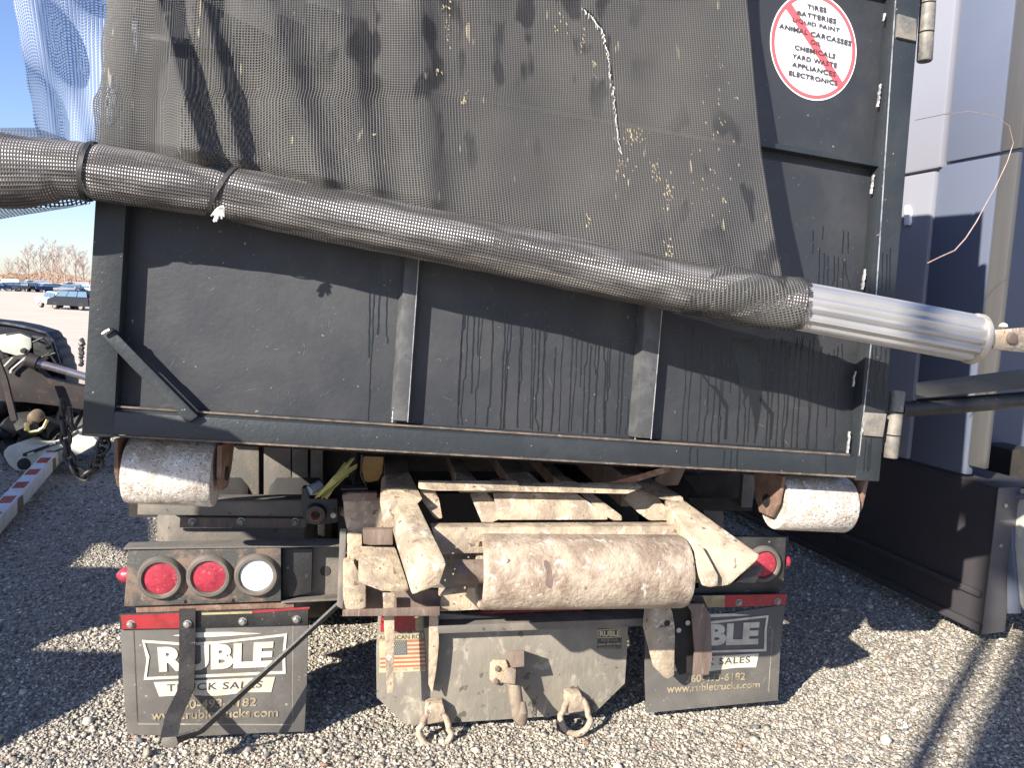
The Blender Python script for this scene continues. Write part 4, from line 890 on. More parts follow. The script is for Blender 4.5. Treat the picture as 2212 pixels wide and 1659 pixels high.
# ---- hitch plate
hp = tpx('hitch_plate', 'H', (235,672, 620,660, 1852,742, 1850,850, 1832,1115, 1645,1300, 1400,1325, 1000,1352, 780,1366, 470,1385, 400,1376, 225,1205, 222,900), -.0, .022, M['plate'], .003)
tpf = lambda nm, pts, h, mat: px_poly(nm, TR, q('H', *pts), h, .001, mat, hp, 0)
tpf('reflective_tape', (250,685, 470,672, 473,772, 250,780), .0015, M['tape_red']); tpf('reflective_tape', (475,672, 520,670, 526,770, 478,772), .0015, M['tape_pale'])
tpf('name_strip', (235,800, 530,790, 532,828, 237,838), .0015, surf('tan_strip', (.42,.36,.22), (.3,.25,.16), sc=20, rough=.6))
text_px('lettering', 'AMERICAN ROLL-OFF', q('H', 240,805, 630,792, 240,832, 632,822), TR, .0017, .0005, M['ink'], hp, bold=.01)
fx0, fy0, fx1, fy1 = 336, 838, 536, 1012
def fq(a, b_): return (fx0 + a*(fx1-fx0) + b_*6, fy0 + b_*(fy1-fy0) - a*8)
def fpoly(nm, a0, b0, a1, b1, h, mat, par): return px_poly(nm, TR, q('H', *(fq(a0,b0)+fq(a1,b0)+fq(a1,b1)+fq(a0,b1))), h, .0006, mat, par, 0)
M['fl_r'] = surf('faded_flag_red', (.42,.13,.08), (.34,.12,.08), sc=20, rough=.6); M['fl_w'] = surf('faded_flag_cream', (.50,.42,.27), (.42,.35,.22), sc=20, rough=.6)
M['fl_b'] = surf('faded_flag_blue', (.09,.10,.11), (.12,.12,.12), sc=20, rough=.6)
fg = fpoly('flag_decal', -.48, 0, 1, 1.14, .0014, M['fl_w'], hp)
for i in range(7): fpoly('flag_stripe', .42 if i < 4 else -.46, i*2/13, 1, (i*2+1)/13, .0018, M['fl_r'], fg)
cn_ = fpoly('flag_canton', -.02, 0, .42, 7/13, .0022, M['fl_b'], fg)
b = MB()
for r_ in range(7):
    for c_ in range(6 if r_ % 2 == 0 else 5):
        a = .015 + (c_+(.5 if r_ % 2 else 0))*.068; y = .03 + r_*.072; cpt = fq(a, y); pts = []
        for k in range(10): rr_ = 4.2 if k % 2 == 0 else 1.8; pts.append(q('H', cpt[0]+rr_*math.sin(k*math.pi/5), cpt[1]-rr_*math.cos(k*math.pi/5)))
        b.face([b.bm.verts.new(TR.pt(p, .0026)) for p in pts])
obj('flag_stars', b, M['fl_w'], fg, smooth=0)
tpf('decal_foot', (240,1016, 540,1004, 542,1034, 240,1046), .0022, M['fl_w']); text_px('lettering', '812-SLJ     800-58', q('H', 342,1014, 534,1008, 342,1036, 534,1028), TR, .0024, .0004, M['letter2'], hp)
# small dealer decal
sd_ = tpf('dealer_decal', (1655,758, 1812,762, 1808,890, 1652,886), .001, M['ink'])
frame_px('H', (1655,768, 1735,762, 1810,760, 1808,815, 1730,820, 1656,822), 1.6, TR, .0012, .0006, M['fl_w'], hp)
text_px('lettering', 'RUBLE', q('H', 1668,775, 1802,770, 1668,812, 1802,808), TR, .0012, .0006, M['fl_w'], hp, bold=.04)
text_px('lettering', 'TRUCK SALES', q('H', 1676,828, 1788,824, 1676,842, 1788,838), TR, .0012, .0005, M['letter2'], hp, bold=.01)
text_px('lettering', '(260) 493-6182', q('H', 1656,856, 1804,850, 1656,872, 1804,868), TR, .0012, .0005, M['fl_w'], hp, bold=.02)
text_px('lettering', 'www.rubletrucks.com', q('H', 1662,874, 1806,872, 1662,886, 1806,884), TR, .0012, .0005, M['letter2'], hp, bold=.01)
# pintle hook
ph = tpx('pintle_mount', 'H', (960,985, 985,965, 1062,965, 1075,1000, 1062,1108, 985,1118, 958,1090), .012, .011, dst, .003)
for p in ((1005,1015),(995,1098)):
    c = TR.pt(q('H', *p), .012); obj('bolt', MB().lathe(c, TN, [(.011,0),(.011,.008),(.008,.010),(0,.010)], 6), M['brown'], ph)
hc = TR.pt(q('H',1110,1100), .05)
b = MB(); b.tube([hc+V(0,0,.05), hc+V(0,0,.0)+TN*.02, hc+V(0,0,-.04)+TN*.07, hc+V(0,0,-.06)+TN*.13, hc+V(0,0,-.045)+TN*.185, hc+V(0,0,-.0)+TN*.205, hc+V(0,0,.028)+TN*.195], [.022,.024,.025,.024,.020,.015,.008], 14)
M['hook'] = surf('worn_hook_steel', (.24,.195,.145), (.16,.12,.09), (.36,.30,.23), sc=14, rough=.8, bump=.5)
obj('pintle_hook', b, M['hook'], T)
thull('pintle_latch', 'H', (1070,905,.10, 1180,900,.10, 1182,1005,.12, 1100,1015,.12, 1075,960,.11, 1070,905,.0, 1180,900,.0, 1182,1005,.0, 1100,1015,.0), M['brown'], .004)
thull('pintle_latch', 'H', (1075,1010,.10, 1128,1008,.10, 1122,1120,.12, 1040,1110,.11, 1075,1010,.01, 1128,1008,.01, 1122,1120,.01), M['hook'], .003)
# shackle loops and chain on the plate
def dring(cx, cy, w, hgt, strap, lab=None):
    st = px_poly('ring_strap', TR, q('H', *strap), .045, .044, dst, T, .006)
    P_ = []
    for k in range(28):
        a = 2*math.pi*k/28; X = cx + w*math.cos(a)*(1 if math.sin(a) > 0 else .80); Y = cy + hgt*math.sin(a)
        P_.append(TR.pt(q('H', X, Y), .03 + .045*(.5+.5*math.sin(a))))
    b = MB(); b.tube(P_, .0115, 12, closed=True); obj('tie_down_ring', b, M['rustdust'], T)
dring(605, 1410, 108, 118, (545,1248, 652,1242, 668,1290, 662,1362, 545,1384, 538,1300))
dring(1512, 1320, 100, 122, (1452,1182, 1548,1180, 1572,1230, 1570,1296, 1455,1312, 1448,1240))
def chain(parent, pts, pitch, r, wd, mat):
    pts = [Vector(p) for p in pts]; L = [0]
    for a, c in zip(pts, pts[1:]): L.append(L[-1]+(c-a).length)
    n = int(L[-1]/pitch); out = []
    for i in range(n):
        s = (i+.5)*pitch; k = max(j for j in range(len(L)) if L[j] <= s); k = min(k, len(pts)-2); f = (s-L[k])/(L[k+1]-L[k])
        c = pts[k].lerp(pts[k+1], f); t = (pts[k+1]-pts[k]).normalized(); e = (t.cross(V(0,-1,0)) if abs(t.y) < .95 else V(1,0,0)).normalized(); g = t.cross(e)
        sd_ = (e+g*.25).normalized() if i % 2 else (g+e*.25).normalized()
        P_ = [c + t*(pitch*.78*math.cos(a)) + sd_*(wd*math.sin(a)*(1.0)) for a in np.linspace(0, 2*math.pi, 15)[:-1]]
        b = MB(); b.tube(P_, r, 8, closed=True); out.append(obj('chain_link', b, mat, parent))
    return out
chain(T, [TR.pt(q('H',1238,1225), .01), TR.pt(q('H',1232,1285), .01), TR.pt(q('H',1228,1345), .01)], .0125, .0016, .0062, M['dirty'])
# ---- right-hand tail lamps and flap
rb_ = obj('tail_lamp_box', MB().hullpx(TR, [(*p, h) for p in q('I', 105,165, 672,170, 655,492, 105,500) for h in (0,-.10)] + [(*p, -.06) for p in q('I', 105,150, 690,160)], .003), M['black'], T)
rR = 80/2.572/1.16456*px2m(TR, q('I',540,340))
for u_ in (0, -.155, -.31):
    c0_ = TR.pt(q('I',520,338), 0) + UT*u_; p_ = None
    gr = obj('lamp_grommet', MB().lathe(c0_, TN, [(rR*1.02,.012),(rR*1.10,.020),(rR*1.26,.020),(rR*1.38,.012),(rR*1.42,.001),(rR*1.2,-.02)], 36), M['grommet'], T)
    obj('lens', MB().lathe(c0_, TN, [(rR*1.05,.005),(rR*.96,.011),(rR*.6,.0155),(0,.017)], 36), M['red'] if u_ > -.3 else M['clear'], gr)
cm = TR.pt(q('I',672,320), -.03); obj('side_marker_lamp', MB().lathe(cm, UT, [(.022,-.01),(.022,.006),(.014,.016),(.0,.024)], 18), M['red'], T)
tpx('lamp_box_flange', 'I', (-60,498, 640,490, 612,548, -60,548), -.02, .08, M['black'])
fr_ = px_poly('mud_flap', TR, q('I', 612,612, 668,606, 640,850, 620,1226)[::1] + [q('H',1970,1308), q('H',1962,1100), q('H',1960,740)], .0, .010, M['rubber'], T, .003)
frame_px('I', (-170,700, 180,712, 400,690, 560,672, 548,760, 545,906, 200,915, -170,935), 5, TR, .0005, .0025, M['letter'], fr_)
px_poly('logo_swoosh', TR, q('I', 60,672, 180,665, 330,662, 440,672, 300,680, 100,690), .003, .0025, M['letter'], fr_, 0)
text_px('lettering', 'RUBLE', q('I', -110,745, 503,716, -108,880, 490,862), TR, .0005, .003, M['letter'], fr_, bold=.055, spacing=1.04)
px_poly('logo_ribbon', TR, q('I', -90,955, 497,920, 478,1010, 350,1012, 180,1035, 0,1020, -60,1040), .0025, .002, M['letter'], fr_, 0)
text_px('lettering', 'TRUCK SALES', q('I', -45,968, 442,938, -45,1010, 438,980), TR, .0026, .0008, M['ink'], fr_, bold=.012, spacing=1.1)
text_px('lettering', '260-493-6182', q('I', 25,1058, 412,1042, 22,1110, 408,1092), TR, .0005, .002, M['letter2'], fr_, bold=.02)
text_px('lettering', 'www.rubletrucks.com', q('I', -100,1122, 506,1100, -100,1178, 502,1140), TR, .0005, .002, M['letter2'], fr_, bold=.022)
px_poly('moulded_line', TR, q('I', 583,760, 588,760, 562,1170, 557,1170), .0008, .001, M['plate'], fr_, 0)
fh = tpx('flap_hanger', 'I', (-60,545, 675,535, 670,606, -60,628), .010, .009, M['black'])
px_poly('reflective_tape', TR, q('I', 130,546, 275,544, 275,620, 165,622), .0115, .001, M['tape_pale'], fh, 0); px_poly('reflective_tape', TR, q('I', 275,543, 676,535, 671,606, 275,620), .0115, .001, M['tape_red'], fh, 0)
for p in ((367,590),(617,585)): flap_bolt('I', p, .0105, fh)
thull('bent_bracket', 'K', (1900,1150,.03, 2058,1160,.05, 2068,1100,.05, 2112,1045,.03, 2105,1015,.02, 2060,985,.0, 1890,1160,-.04), M['dirty'], .003)
# under-box frame on the right
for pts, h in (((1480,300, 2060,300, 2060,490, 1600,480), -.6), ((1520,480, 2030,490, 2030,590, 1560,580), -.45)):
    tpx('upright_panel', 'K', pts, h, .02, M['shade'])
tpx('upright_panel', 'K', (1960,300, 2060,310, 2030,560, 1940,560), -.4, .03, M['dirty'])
tpx('fender', 'K', (1640,580, 1800,590, 1815,780, 1700,780), -.5, .03, M['dirty'])

# ------------------------------------------------------------------ dark tractor unit on the right
semi = thing('semi_tractor', sw(2, 0, -1.2), 'blue-grey sleeper cab of a semi tractor with dark side skirt, parked right of the container', 'semi truck')
def spx(name, crop, pts, h, t, mat, bev=.004, par=None): return px_poly(name, SEMI, q(crop, *pts), h, t, mat, par or semi, bev)
# boundaries along the cab from the picture, carried down the whole height of the cab
def s_of(p): d = SEMI.pt(p) - O_S; return d.dot(WS), d.z
s0, _ = s_of(q('O', 925, 905)); s1, zt = s_of(q('O', 800, 905)); s2, _ = s_of(q('O', 465, 990)); s3 = s2 + 5.5
z_seam = s_of(q('O', 790, 915))[1]; z_bot = s_of(q('N', 690, 1225))[1]
def sbox(name, sa, sb, za, zb, h0, h1, mat, bev=.01, par=None):
    return obj(name, MB().hull([sw(s, z, h) for s in (sa, sb) for z in (za, zb) for h in (h0, h1)], bev), mat, par or semi)
ZT = 3.6
sbox('cab_extender', s0, s1-.004, z_seam+.006, ZT-.3, 0, -.03, M['semig']); sbox('cab_extender', s0+.01, s1-.004, z_bot, z_seam-.006, -.004, -.034, M['semig'])
sbox('sleeper_panel', s1, s2-.012, z_seam+.006, ZT, .0, -.05, M['semi']); sbox('sleeper_panel', s1, s2+.03, z_bot-.05, z_seam-.006, -.004, -.05, M['semi'])
sbox('sleeper_panel', s2, s3, z_seam-.02, ZT, .02, -.05, M['semi2'], .02); sbox('sleeper_panel', s2+.035, s3, z_bot-.05, z_seam-.028, .014, -.05, M['semi2'], .02)
sbox('cab_body', s1+.6, s3-.01, z_bot-.05, ZT-.02, -.055, -2.4, M['semi'])
for i, (sa, sb) in enumerate(((s2+.5, s2+1.1),)):
    sbox('access_door', sa, sb, z_bot+.15, z_seam-.35, .022, .012, M['semi2'], .03)
# skirt
kb = s_of(q('I',1925,755))[1]
st0 = s_of(q('N', 655, 1300)); zs = st0[1]; se = s_of(q('I',1945,740))[0]
sbox('side_skirt', se, se+1.05, kb+.02, zs, .0, -.03, M['skirt'], .006)
sbox('side_skirt', se+1.056, se+2.6, kb+.02, zs, .0, -.03, M['skirt'], .006); sbox('side_skirt', se+2.606, se+6, kb+.02, zs, .0, -.03, M['skirt'], .006)
zr = s_of(q('I',1640,400))[1]
sbox('skirt_ridge', se+.02, se+6, zr-.02, zr+.012, .0, .022, M['skirt'], .008); sbox('skirt_ridge', se+.01, se+6, kb-.02, kb+.018, -.02, .010, M['skirt'], .004)
sbox('skirt_step', se-.01, se+6, zs, zs+.012, .0, -.30, M['skirt'], .003)
c_e = sw(se-.002, kb+.01, .005)
obj('end_plate', MB().hull([sw(se-.006, z, h) for z in (kb-.02, zs+.01) for h in (.01,-.13)] + [sw(se-.012, z, h) for z in (kb-.02, zs+.01) for h in (.01,-.13)], .002), surf('skirt_end_plate', (.10,.095,.10), (.12,.115,.12), sc=3, rough=.45), semi)
for z in (kb+.42, kb+.62): obj('bolt', MB().lathe(sw(se-.012, z, -.04), -WS, [(.012,0),(.012,.006),(.008,.009),(0,.009)], 14), M['bolt'], semi)
for z in (z_bot+.16, z_bot+.32): obj('bolt', MB().lathe(sw(s1+.8, z, .0), SN, [(.013,-.005),(.013,.006),(.008,.009),(0,.009)], 14), M['bolt'], semi)
obj('fuel_tank', MB().lathe(sw(se-.25, .62, -.42), WS, [(0,-.6),(.25,-.6),(.30,-.56),(.30,.1),(0,.1)], 32), M['white'], semi)
px_poly('white_tank', SEMI, q('N', 768,1358, 1050,1340, 1050,1960, 810,1950, 775,1800, 765,1600), -.12, .3, M['white'], semi, .03); px_poly('blue_bracket', SEMI, q('N', 735,1340, 1050,1310, 1050,1352, 770,1362, 765,1600, 800,1960, 742,1960), -.10, .02, M['semi'], semi, .003)
sbox('chassis', se-3.0, se+5.5, .62, .85, -.75, -.95, M['shade'])
obj('wheel', MB().lathe(sw(se-1.3, .5, -.25), SN, [(0,-.1),(.26,-.1),(.3,.12),(.44,.13),(.49,.09),(.49,-.12),(0,-.13)], 36), M['tyre'], semi)
obj('hose', MB().tube([sw(s0-.05, z_bot+.1+.35*t, -.25-.5*t*(1-t)) - WS*.25*math.sin(3*t) for t in np.linspace(0,1,14)], .02, 8), M['skirt'], semi)
sbox('frame_gear', s0-.9, s0-.12, z_bot-.35, z_bot-.1, -.2, -1.2, M['shade'])
sbox('exhaust_guard', s0-.9, s0-.3, z_bot-.0, z_bot+1.2, -.55, -.75, M['navy'])
px_poly('grab_handle', SEMI, q('O', 232,1235, 240,1222, 255,1225, 266,1250, 266,1325, 258,1340, 232,1342), .03, .02, M['sticker'], semi, .004)
# loose wire hanging in front of the cab
wp = [(*p, h) for p, h in zip(q('O', 262,912, 330,926, 400,885, 465,800), (.5,.5,.5,.5))]
b = MB(); b.tube([BOX.pt(p, -.25) for p in q('O', 372,1568, 450,1530, 535,1492, 600,1420, 665,1320, 715,1225, 780,1110, 850,960, 885,850, 860,750, 780,690, 620,662, 470,680, 300,715)], [.0024]*5+[.0016]*3+[.0010]*6, 6)
tag(obj('loose_wire', b, surf('bare_copper_wire', (.30,.20,.17), (.4,.3,.27), sc=30, rough=.4)), 'thin curling wire dangling in front of the blue-grey cab', 'wire')

# ------------------------------------------------------------------ wreck, tank, chain and barrier pole on the left
wr = thing('wrecked_car', GR.pt((40,960)), 'crushed dark navy car with torn-open front, standing at the left edge', 'car')
WF = Frame(at_depth((60,800), 6.4), V(.25,-1,0))
def wpx(name, crop, pts, h, t, mat, bev=.004): return px_poly(name, WF, q(crop, *pts), h, t, mat, wr, bev)
wpx('fender', 'M', (-300,120, 0,155, 100,165, 350,215, 600,290, 640,330, 660,372, 705,400, 715,470, 762,520, 770,590, 812,640, 820,720, 845,760, 850,850, 875,960, 860,1180, 760,1180, -300,1180), -.30, .35, M['navy'], .006)
wpx('fender_rim', 'M', (-300,118, 0,153, 100,160, 350,210, 600,285, 700,395, 690,420, 590,315, 340,240, 100,195, -300,150), -.27, .03, surf('worn_rim', (.02,.022,.03), (.10,.10,.11), sc=12, rough=.5), .006)
rs_ = obj('washer_reservoir', MB().hullpx(WF, [(*p, h) for p in q('M', -120,340, 150,300, 330,310, 410,360, 418,480, 360,570, 240,605, 140,570, -80,520) for h in (-.15,-.28)], .02), M['white'], wr)
obj('reservoir_cap', MB().lathe(WF.pt(q('M',305,530), -.13), WF.n, [(0,.02),(.02,.018),(.024,-.02)], 14), M['black'], rs_)
wpx('bumper_beam', 'M', (0,640, 20,650, 165,600, 380,600, 480,660, 500,790, 600,880, 870,960, 1400,1060, 1400,1350, 900,1270, 300,1200, -300,1180, -300,640), -.02, .14, M['brownbeam'], .01)
obj('piston_rod', MB().tube([WF.pt(q('M',330,650), .03), WF.pt(q('M',700,750), .03), WF.pt(q('M',1250,910), .03)], [.040,.033,.033], 18), M['chrome'], wr)
obj('rod_collar', MB().lathe(WF.pt(q('M',440,670), .03), (WF.pt(q('M',700,750), .03)-WF.pt(q('M',440,670), .03)), [(.03,-.05),(.060,-.05),(.060,.03),(.03,.03)], 20), M['brownbeam'], wr)
wpx('bracket', 'M', (20,745, 150,620, 175,612, 60,740), .02, .02, M['white'], .002); wpx('bracket', 'M', (120,800, 135,770, 330,605, 350,610, 155,780, 150,822, 120,828), .02, .02, M['white'], .002)
obj('splayed_bar', MB().strip([WF.pt(q('M',-40,640), .25), WF.pt(q('M',60,900), .25), WF.pt(q('M',190,1440), .25)], V(1,0,0), .05, .02), M['brownbeam'], wr)
for i, pts in enumerate(((420,330, 640,360, 700,560, 560,700, 440,560), (560,470, 700,420, 790,700, 700,760), (-100,560, 60,500, 130,640, 20,760, -120,700), (330,560, 520,600, 560,780, 380,760))):
    wpx('torn_inner_panel', 'M', pts, -.10-.05*i, .02, M['black'], .003)
for a, c, d in (((430,420),(560,360),(640,470)), ((450,520),(600,600),(720,560)), ((-60,480),(30,560),(60,640)), ((500,640),(640,560),(760,740)), ((80,320),(260,290),(430,360))):
    obj('loose_hose', MB().tube([WF.pt(q('M', *p), -.04) for p in (a, c, d)], .009, 8), M['black'], wr)
b = MB()
for i in range(26):
    p = WF.pt(q('M', random.uniform(-200,900), random.uniform(1180,1750)), random.uniform(-.5,-.1)); d = V(random.uniform(-1,1), random.uniform(-.5,.5), random.uniform(-.6,.6)).normalized()
    b.box(p, (d, d.orthogonal().normalized(), d.cross(d.orthogonal().normalized())), (random.uniform(.1,.4), random.uniform(.04,.16), random.uniform(.04,.14)), .006)
obj('engine_debris', b, M['black'], wr)
wpx('under_tray', 'M', (-300,1190, 900,1250, 1300,1320, 1300,1700, -300,1750), -.45, .3, M['shade'], .01)
obj('brake_pipe', MB().tube([WF.pt(q('M', *p), .05) for p in ((350,1470),(355,1560),(400,1590),(500,1575),(570,1530),(620,1430))], .014, 10), M['brass'], wr)
obj('brake_fitting', MB().lathe(WF.pt(q('M',352,1520), .05), V(0,0,1), [(0,-.03),(.022,-.03),(.022,-.01),(.018,-.008),(.018,.01),(.022,.012),(.022,.03),(0,.03)], 8), M['brass'], wr)
obj('oil_filter', MB().lathe(WF.pt(q('M',470,1390), .0), V(.6,-.6,.3), [(0,-.08),(.05,-.08),(.055,-.05),(.055,.05),(.04,.06),(0,.06)], 20), surf('tan_filter', (.20,.15,.10), (.12,.09,.07), sc=9, rough=.5), wr)
# white plastic tank
TF = Frame(GR.pt(q('Q',400,760)) + V(0,0,.0), V(.1,-1,0))
tk = thing('plastic_tank', GR.pt(q('Q',400,760)), 'broken white plastic tank with a round black cap, lying on the gravel by the chain', 'tank')
obj('shell', MB().prism(TF, q('Q', 45,440, 100,380, 240,328, 330,375, 440,390, 560,365, 640,340, 720,315, 900,250, 960,180, 1030,195, 1040,235, 1210,255, 1300,330, 1180,400, 1060,470, 830,570, 600,660, 380,712, 200,690, 110,620, 42,500), .0, .30, .025), M['white'], tk)
obj('cap', MB().lathe(TF.pt(q('Q',320,608), .0), TF.n, [(0,.03),(.045,.028),(.05,.0)], 20), M['black'], tk)
obj('foot', MB().hullpx(TF, [(*p, h) for p in q('Q', 310,700, 395,700, 385,780, 330,790) for h in (-.05,-.12)], .005), M['white'], tk)
for p in (q('Q', 290,505, 300,470, 810,290, 1000,170, 1030,185, 820,320, 330,510), q('Q', 700,440, 840,385, 860,400, 720,455)):
    px_poly('black_strap', TF, p, .012, .02, M['black'], tk, .002)
for p in (q('Q', 345,478, 440,448, 450,478, 370,505), q('Q', 628,345, 715,315, 728,345, 650,372)): px_poly('moulded_lug', TF, p, .022, .03, M['white'], tk, .004)
# red and white barrier pole
bp = thing('barrier_pole', GR.pt((60,1120)), 'chipped red and white striped square barrier pole lying on the gravel', 'barrier')
A = GR.pt(q('Q',40,1545)); B = GR.pt(q('Q',900,640)); d = (B-A).normalized(); A = A - d*.6; sd_v = V(d.y, -d.x, 0); wq = .105
L_ = (B-A).length; cA = A + V(0,0,wq/2) - sd_v*wq/2; cB = B + V(0,0,wq/2+.12) - sd_v*wq/2; dd = (cB-cA).normalized(); upv = sd_v.cross(dd)
obj('pole_body', MB().box((cA+cB)/2, (dd, sd_v, upv), (L_, wq, wq), .008), M['barw'], bp)
for i in range(9):
    s = .25 + i*.34; c = cA + dd*s
    if s > L_-.1: break
    obj('red_stripe', MB().box(c + upv*(wq/2+.0015), (dd, sd_v, upv), (.15, wq*.72, .002)), M['tape_red'], bp)
for s, ww in ((1.02,.16),(2.05,.12)):
    c = cA + dd*s; obj('rust_patch', MB().hull([c + sd_v*(wq/2+.0018) + dd*(a*ww) + upv*(e_*wq*.48) for a, e_ in ((-.5,-1),(.5,-1),(.42,.7),(-.4,.95))] + [c + sd_v*(wq/2-.001) + dd*(a*ww) + upv*(e_*wq*.48) for a, e_ in ((-.5,-1),(.5,-1),(.42,.7),(-.4,.95))], 0), M['lip'], bp)
# hanging chain
ch = thing('hanging_chain', BOX.pt(q('D',560,1550), -.22), 'heavy dark chain hanging in a loop from the container near the white tank', 'chain')
chain(ch, [BOX.pt(q('D', *p), -.22) for p in ((405,1060),(410,1180),(425,1290),(440,1400),(480,1490),(545,1540),(610,1500),(645,1400),(675,1320),(685,1240))], .031, .0058, .017, M['black'])
obj('hook_shank', MB().tube([BOX.pt(q('D',445,1090), -.22), BOX.pt(q('D',455,1200), -.22), BOX.pt(q('D',480,1240), -.22)], .010, 8), M['black'], ch)

# ------------------------------------------------------------------ far lot: parked vehicles and bare trees
def car_proto(kind):
    """side profile along x (length), built at the origin facing -x"""
    L, Wd, Hh = dict(sedan=(4.6,1.8,1.45), suv=(4.7,1.9,1.72), van=(5.1,2.0,1.78), cargo=(5.8,2.05,2.3))[kind]
    pro = dict(sedan=[(-.5,.30),(-.49,.62),(-.28,.68),(-.14,.98),(.18,1.0),(.36,.72),(.49,.68),(.5,.30)],
               suv=[(-.5,.3),(-.49,.58),(-.27,.64),(-.17,.97),(.40,1.0),(.48,.62),(.5,.3)],
               van=[(-.5,.2),(-.48,.50),(-.34,.60),(-.18,.97),(.0,1.0),(.43,.98),(.485,.60),(.5,.2)],
               cargo=[(-.5,.25),(-.48,.45),(-.38,.52),(-.27,.95),(.49,1.0),(.5,.25)])[kind]
    return L, Wd, Hh, pro
def make_car(name, kind, paint, label, cat, group=None, parts=True):
    L, Wd, Hh, pro = car_proto(kind); o = thing(name, (0,0,0), label, cat, group)
    def sec(k, y): return [V(x*L, y, z*Hh*k) for x, z in pro]
    low = [(x, min(z, .62)) for x, z in pro]
    b = MB(); n = len(pro)
    rows = []
    for y, sh in ((-.5,.94),(-.47,1),(.47,1),(.5,.94)):
        rows.append([b.bm.verts.new(V(x*L, y*Wd*(1 if z < .66 else .80), (z*Hh) if abs(y) < .48 or z < .66 else z*Hh*.985)) for x, z in pro])
    for r1, r2 in zip(rows, rows[1:]):
        for i in range(n-1): b.face((r1[i], r1[i+1], r2[i+1], r2[i]))
        b.face((r1[-1], r1[0], r2[0], r2[-1]))
    b.face(rows[0]); b.face(rows[-1][::-1])
    bd = obj('body', b, paint, o, 30)
    top = [(x, z) for x, z in pro if z > .9]; x0 = top[0][0]; x1 = top[-1][0]
    for sgn in (-1, 1):
        y = sgn*Wd*.455
        P_ = [V((x0-.10)*L, sgn*Wd*.492, .66*Hh), V((x1+.04)*L, sgn*Wd*.492, .66*Hh), V((x1-.01)*L, sgn*Wd*.424, .93*Hh), V((x0-.01)*L, sgn*Wd*.424, .93*Hh)]
        ns = 3 if kind != 'cargo' else 1
        for k in range(ns if kind != 'cargo' else 1):
            a, c = k/ns+.012, (k+1)/ns-.012
            if kind == 'cargo': a, c = 0.0, .25
            Q_ = [P_[0].lerp(P_[1], a), P_[0].lerp(P_[1], c), P_[3].lerp(P_[2], c), P_[3].lerp(P_[2], a)]
            obj('side_window', MB().hull(Q_ + [p - V(0, sgn*.03, 0) for p in Q_]), M['glass'], o, 0)
    for (xa, za), (xb, zb) in zip(pro, pro[1:]):
        if (za < .9 <= zb) or (zb < .9 <= za) and abs(zb-za) > .15:
            sl = V((xb-xa)*L, 0, (zb-za)*Hh).normalized(); nn_ = V(-sl.z, 0, sl.x); A = V(xa*L, 0, za*Hh).lerp(V(xb*L, 0, zb*Hh), .12); B = V(xa*L, 0, za*Hh).lerp(V(xb*L, 0, zb*Hh), .9)
            obj('windscreen', MB().hull([p + V(0, s*Wd*.38, 0) + nn_*e for p in (A, B) for s in (-1,1) for e in (.012,-.03)]), M['glass'], o, 0)
    for sx in (-.31, .31):
        for sy in (-1, 1):
            c = V(sx*L, sy*Wd*.46, .33); w_ = obj('wheel', MB().lathe(c, V(0,sy,0), [(0,-.1),(.33,-.1),(.34,.03),(.31,.08),(.21,.085)], 20), M['tyre'], o)
            obj('rim', MB().lathe(c, V(0,sy,0), [(.215,.08),(.19,.06),(.05,.075),(0,.08)], 14), M['bolt'], w_)
    hl = L*.5
    for sy in (-1, 1):
        obj('headlight', MB().box(V(-hl*.985, sy*Wd*.38, Hh*.5), (V(1,0,0),V(0,1,0),V(0,0,1)), (.1,.3,.14), .01), M['clear'], o)
        obj('tail_light', MB().box(V(hl*.975, sy*Wd*.40, Hh*.55), (V(1,0,0),V(0,1,0),V(0,0,1)), (.1,.2,.3), .01), M['red'], o)
    return o
def paint(name, c, r=.3): return surf(name, c, tuple(x*.9 for x in c), sc=1, rough=r, bump=0, rvar=.03, spec=.2)
PA = dict(white=paint('white_car_paint', (.75,.75,.75)), black=paint('black_car_paint', (.012,.014,.022), .55), navy=paint('navy_car_paint', (.02,.035,.10)), silver=paint('silver_car_paint', (.30,.33,.38)), slate=paint('slate_blue_car_paint', (.06,.09,.14)))
def place(o, px, dist, yaw):
    r = ray(*px); r = V(r.x, r.y, 0).normalized(); p = r*dist; o.location = (p.x, p.y, gz(p.x, p.y)+.01); o.rotation_euler = (0, 0, yaw)
az = lambda px: math.atan2(ray(*px).x, ray(*px).y)
mv = make_car('minivan', 'van', PA['black'], 'black minivan parked out on the pale lot, nearest to the container edge', 'minivan'); place(mv, (166,640), 75, -.35); mv.scale = (.93,)*3
sdn = make_car('sedan', 'sedan', PA['white'], 'white sedan standing half behind the black minivan on the lot', 'car'); place(sdn, (128,640), 78, -.6)
protos = {}
kinds = [('sedan','navy'),('suv','slate'),('sedan','silver'),('suv','black'),('sedan','slate'),('suv','navy'),('sedan','black'),('suv','silver'),('sedan','navy'),('suv','white')]
cnames = dict(navy='navy blue', slate='slate blue', silver='silver grey', black='black', white='white')
def get(kind, col, label, cat, group):
    k = (kind, col)
    if k not in protos: protos[k] = make_car({'sedan':'parked_car','suv':'parked_car','cargo':'parked_van'}[kind], kind, PA[col], label, cat, group); return protos[k]
    c = copy_tree(protos[k]); tag(c, label, cat, group); return c
rnd = random.Random(3)
GN = 'vehicles parked in rows across the far side of the lot'
where = ['at the left end', 'second from the left', 'left of the middle', 'near the middle', 'right of the middle', 'below the bare trees', 'near the right end', 'close to the minivan', 'above the minivan roof', 'beside the container edge']
for i in range(10):
    k, col = kinds[i]; x = -4 + i*21.5
    o = get(k, col, f"small {cnames[col]} {'sedan' if k=='sedan' else 'car'} in the front row of the distant lot, {where[i]}", 'car', GN); place(o, (x,625), 178+rnd.uniform(-3,3), rnd.choice((.5,.7,2.5,-.6))+rnd.uniform(-.2,.2))
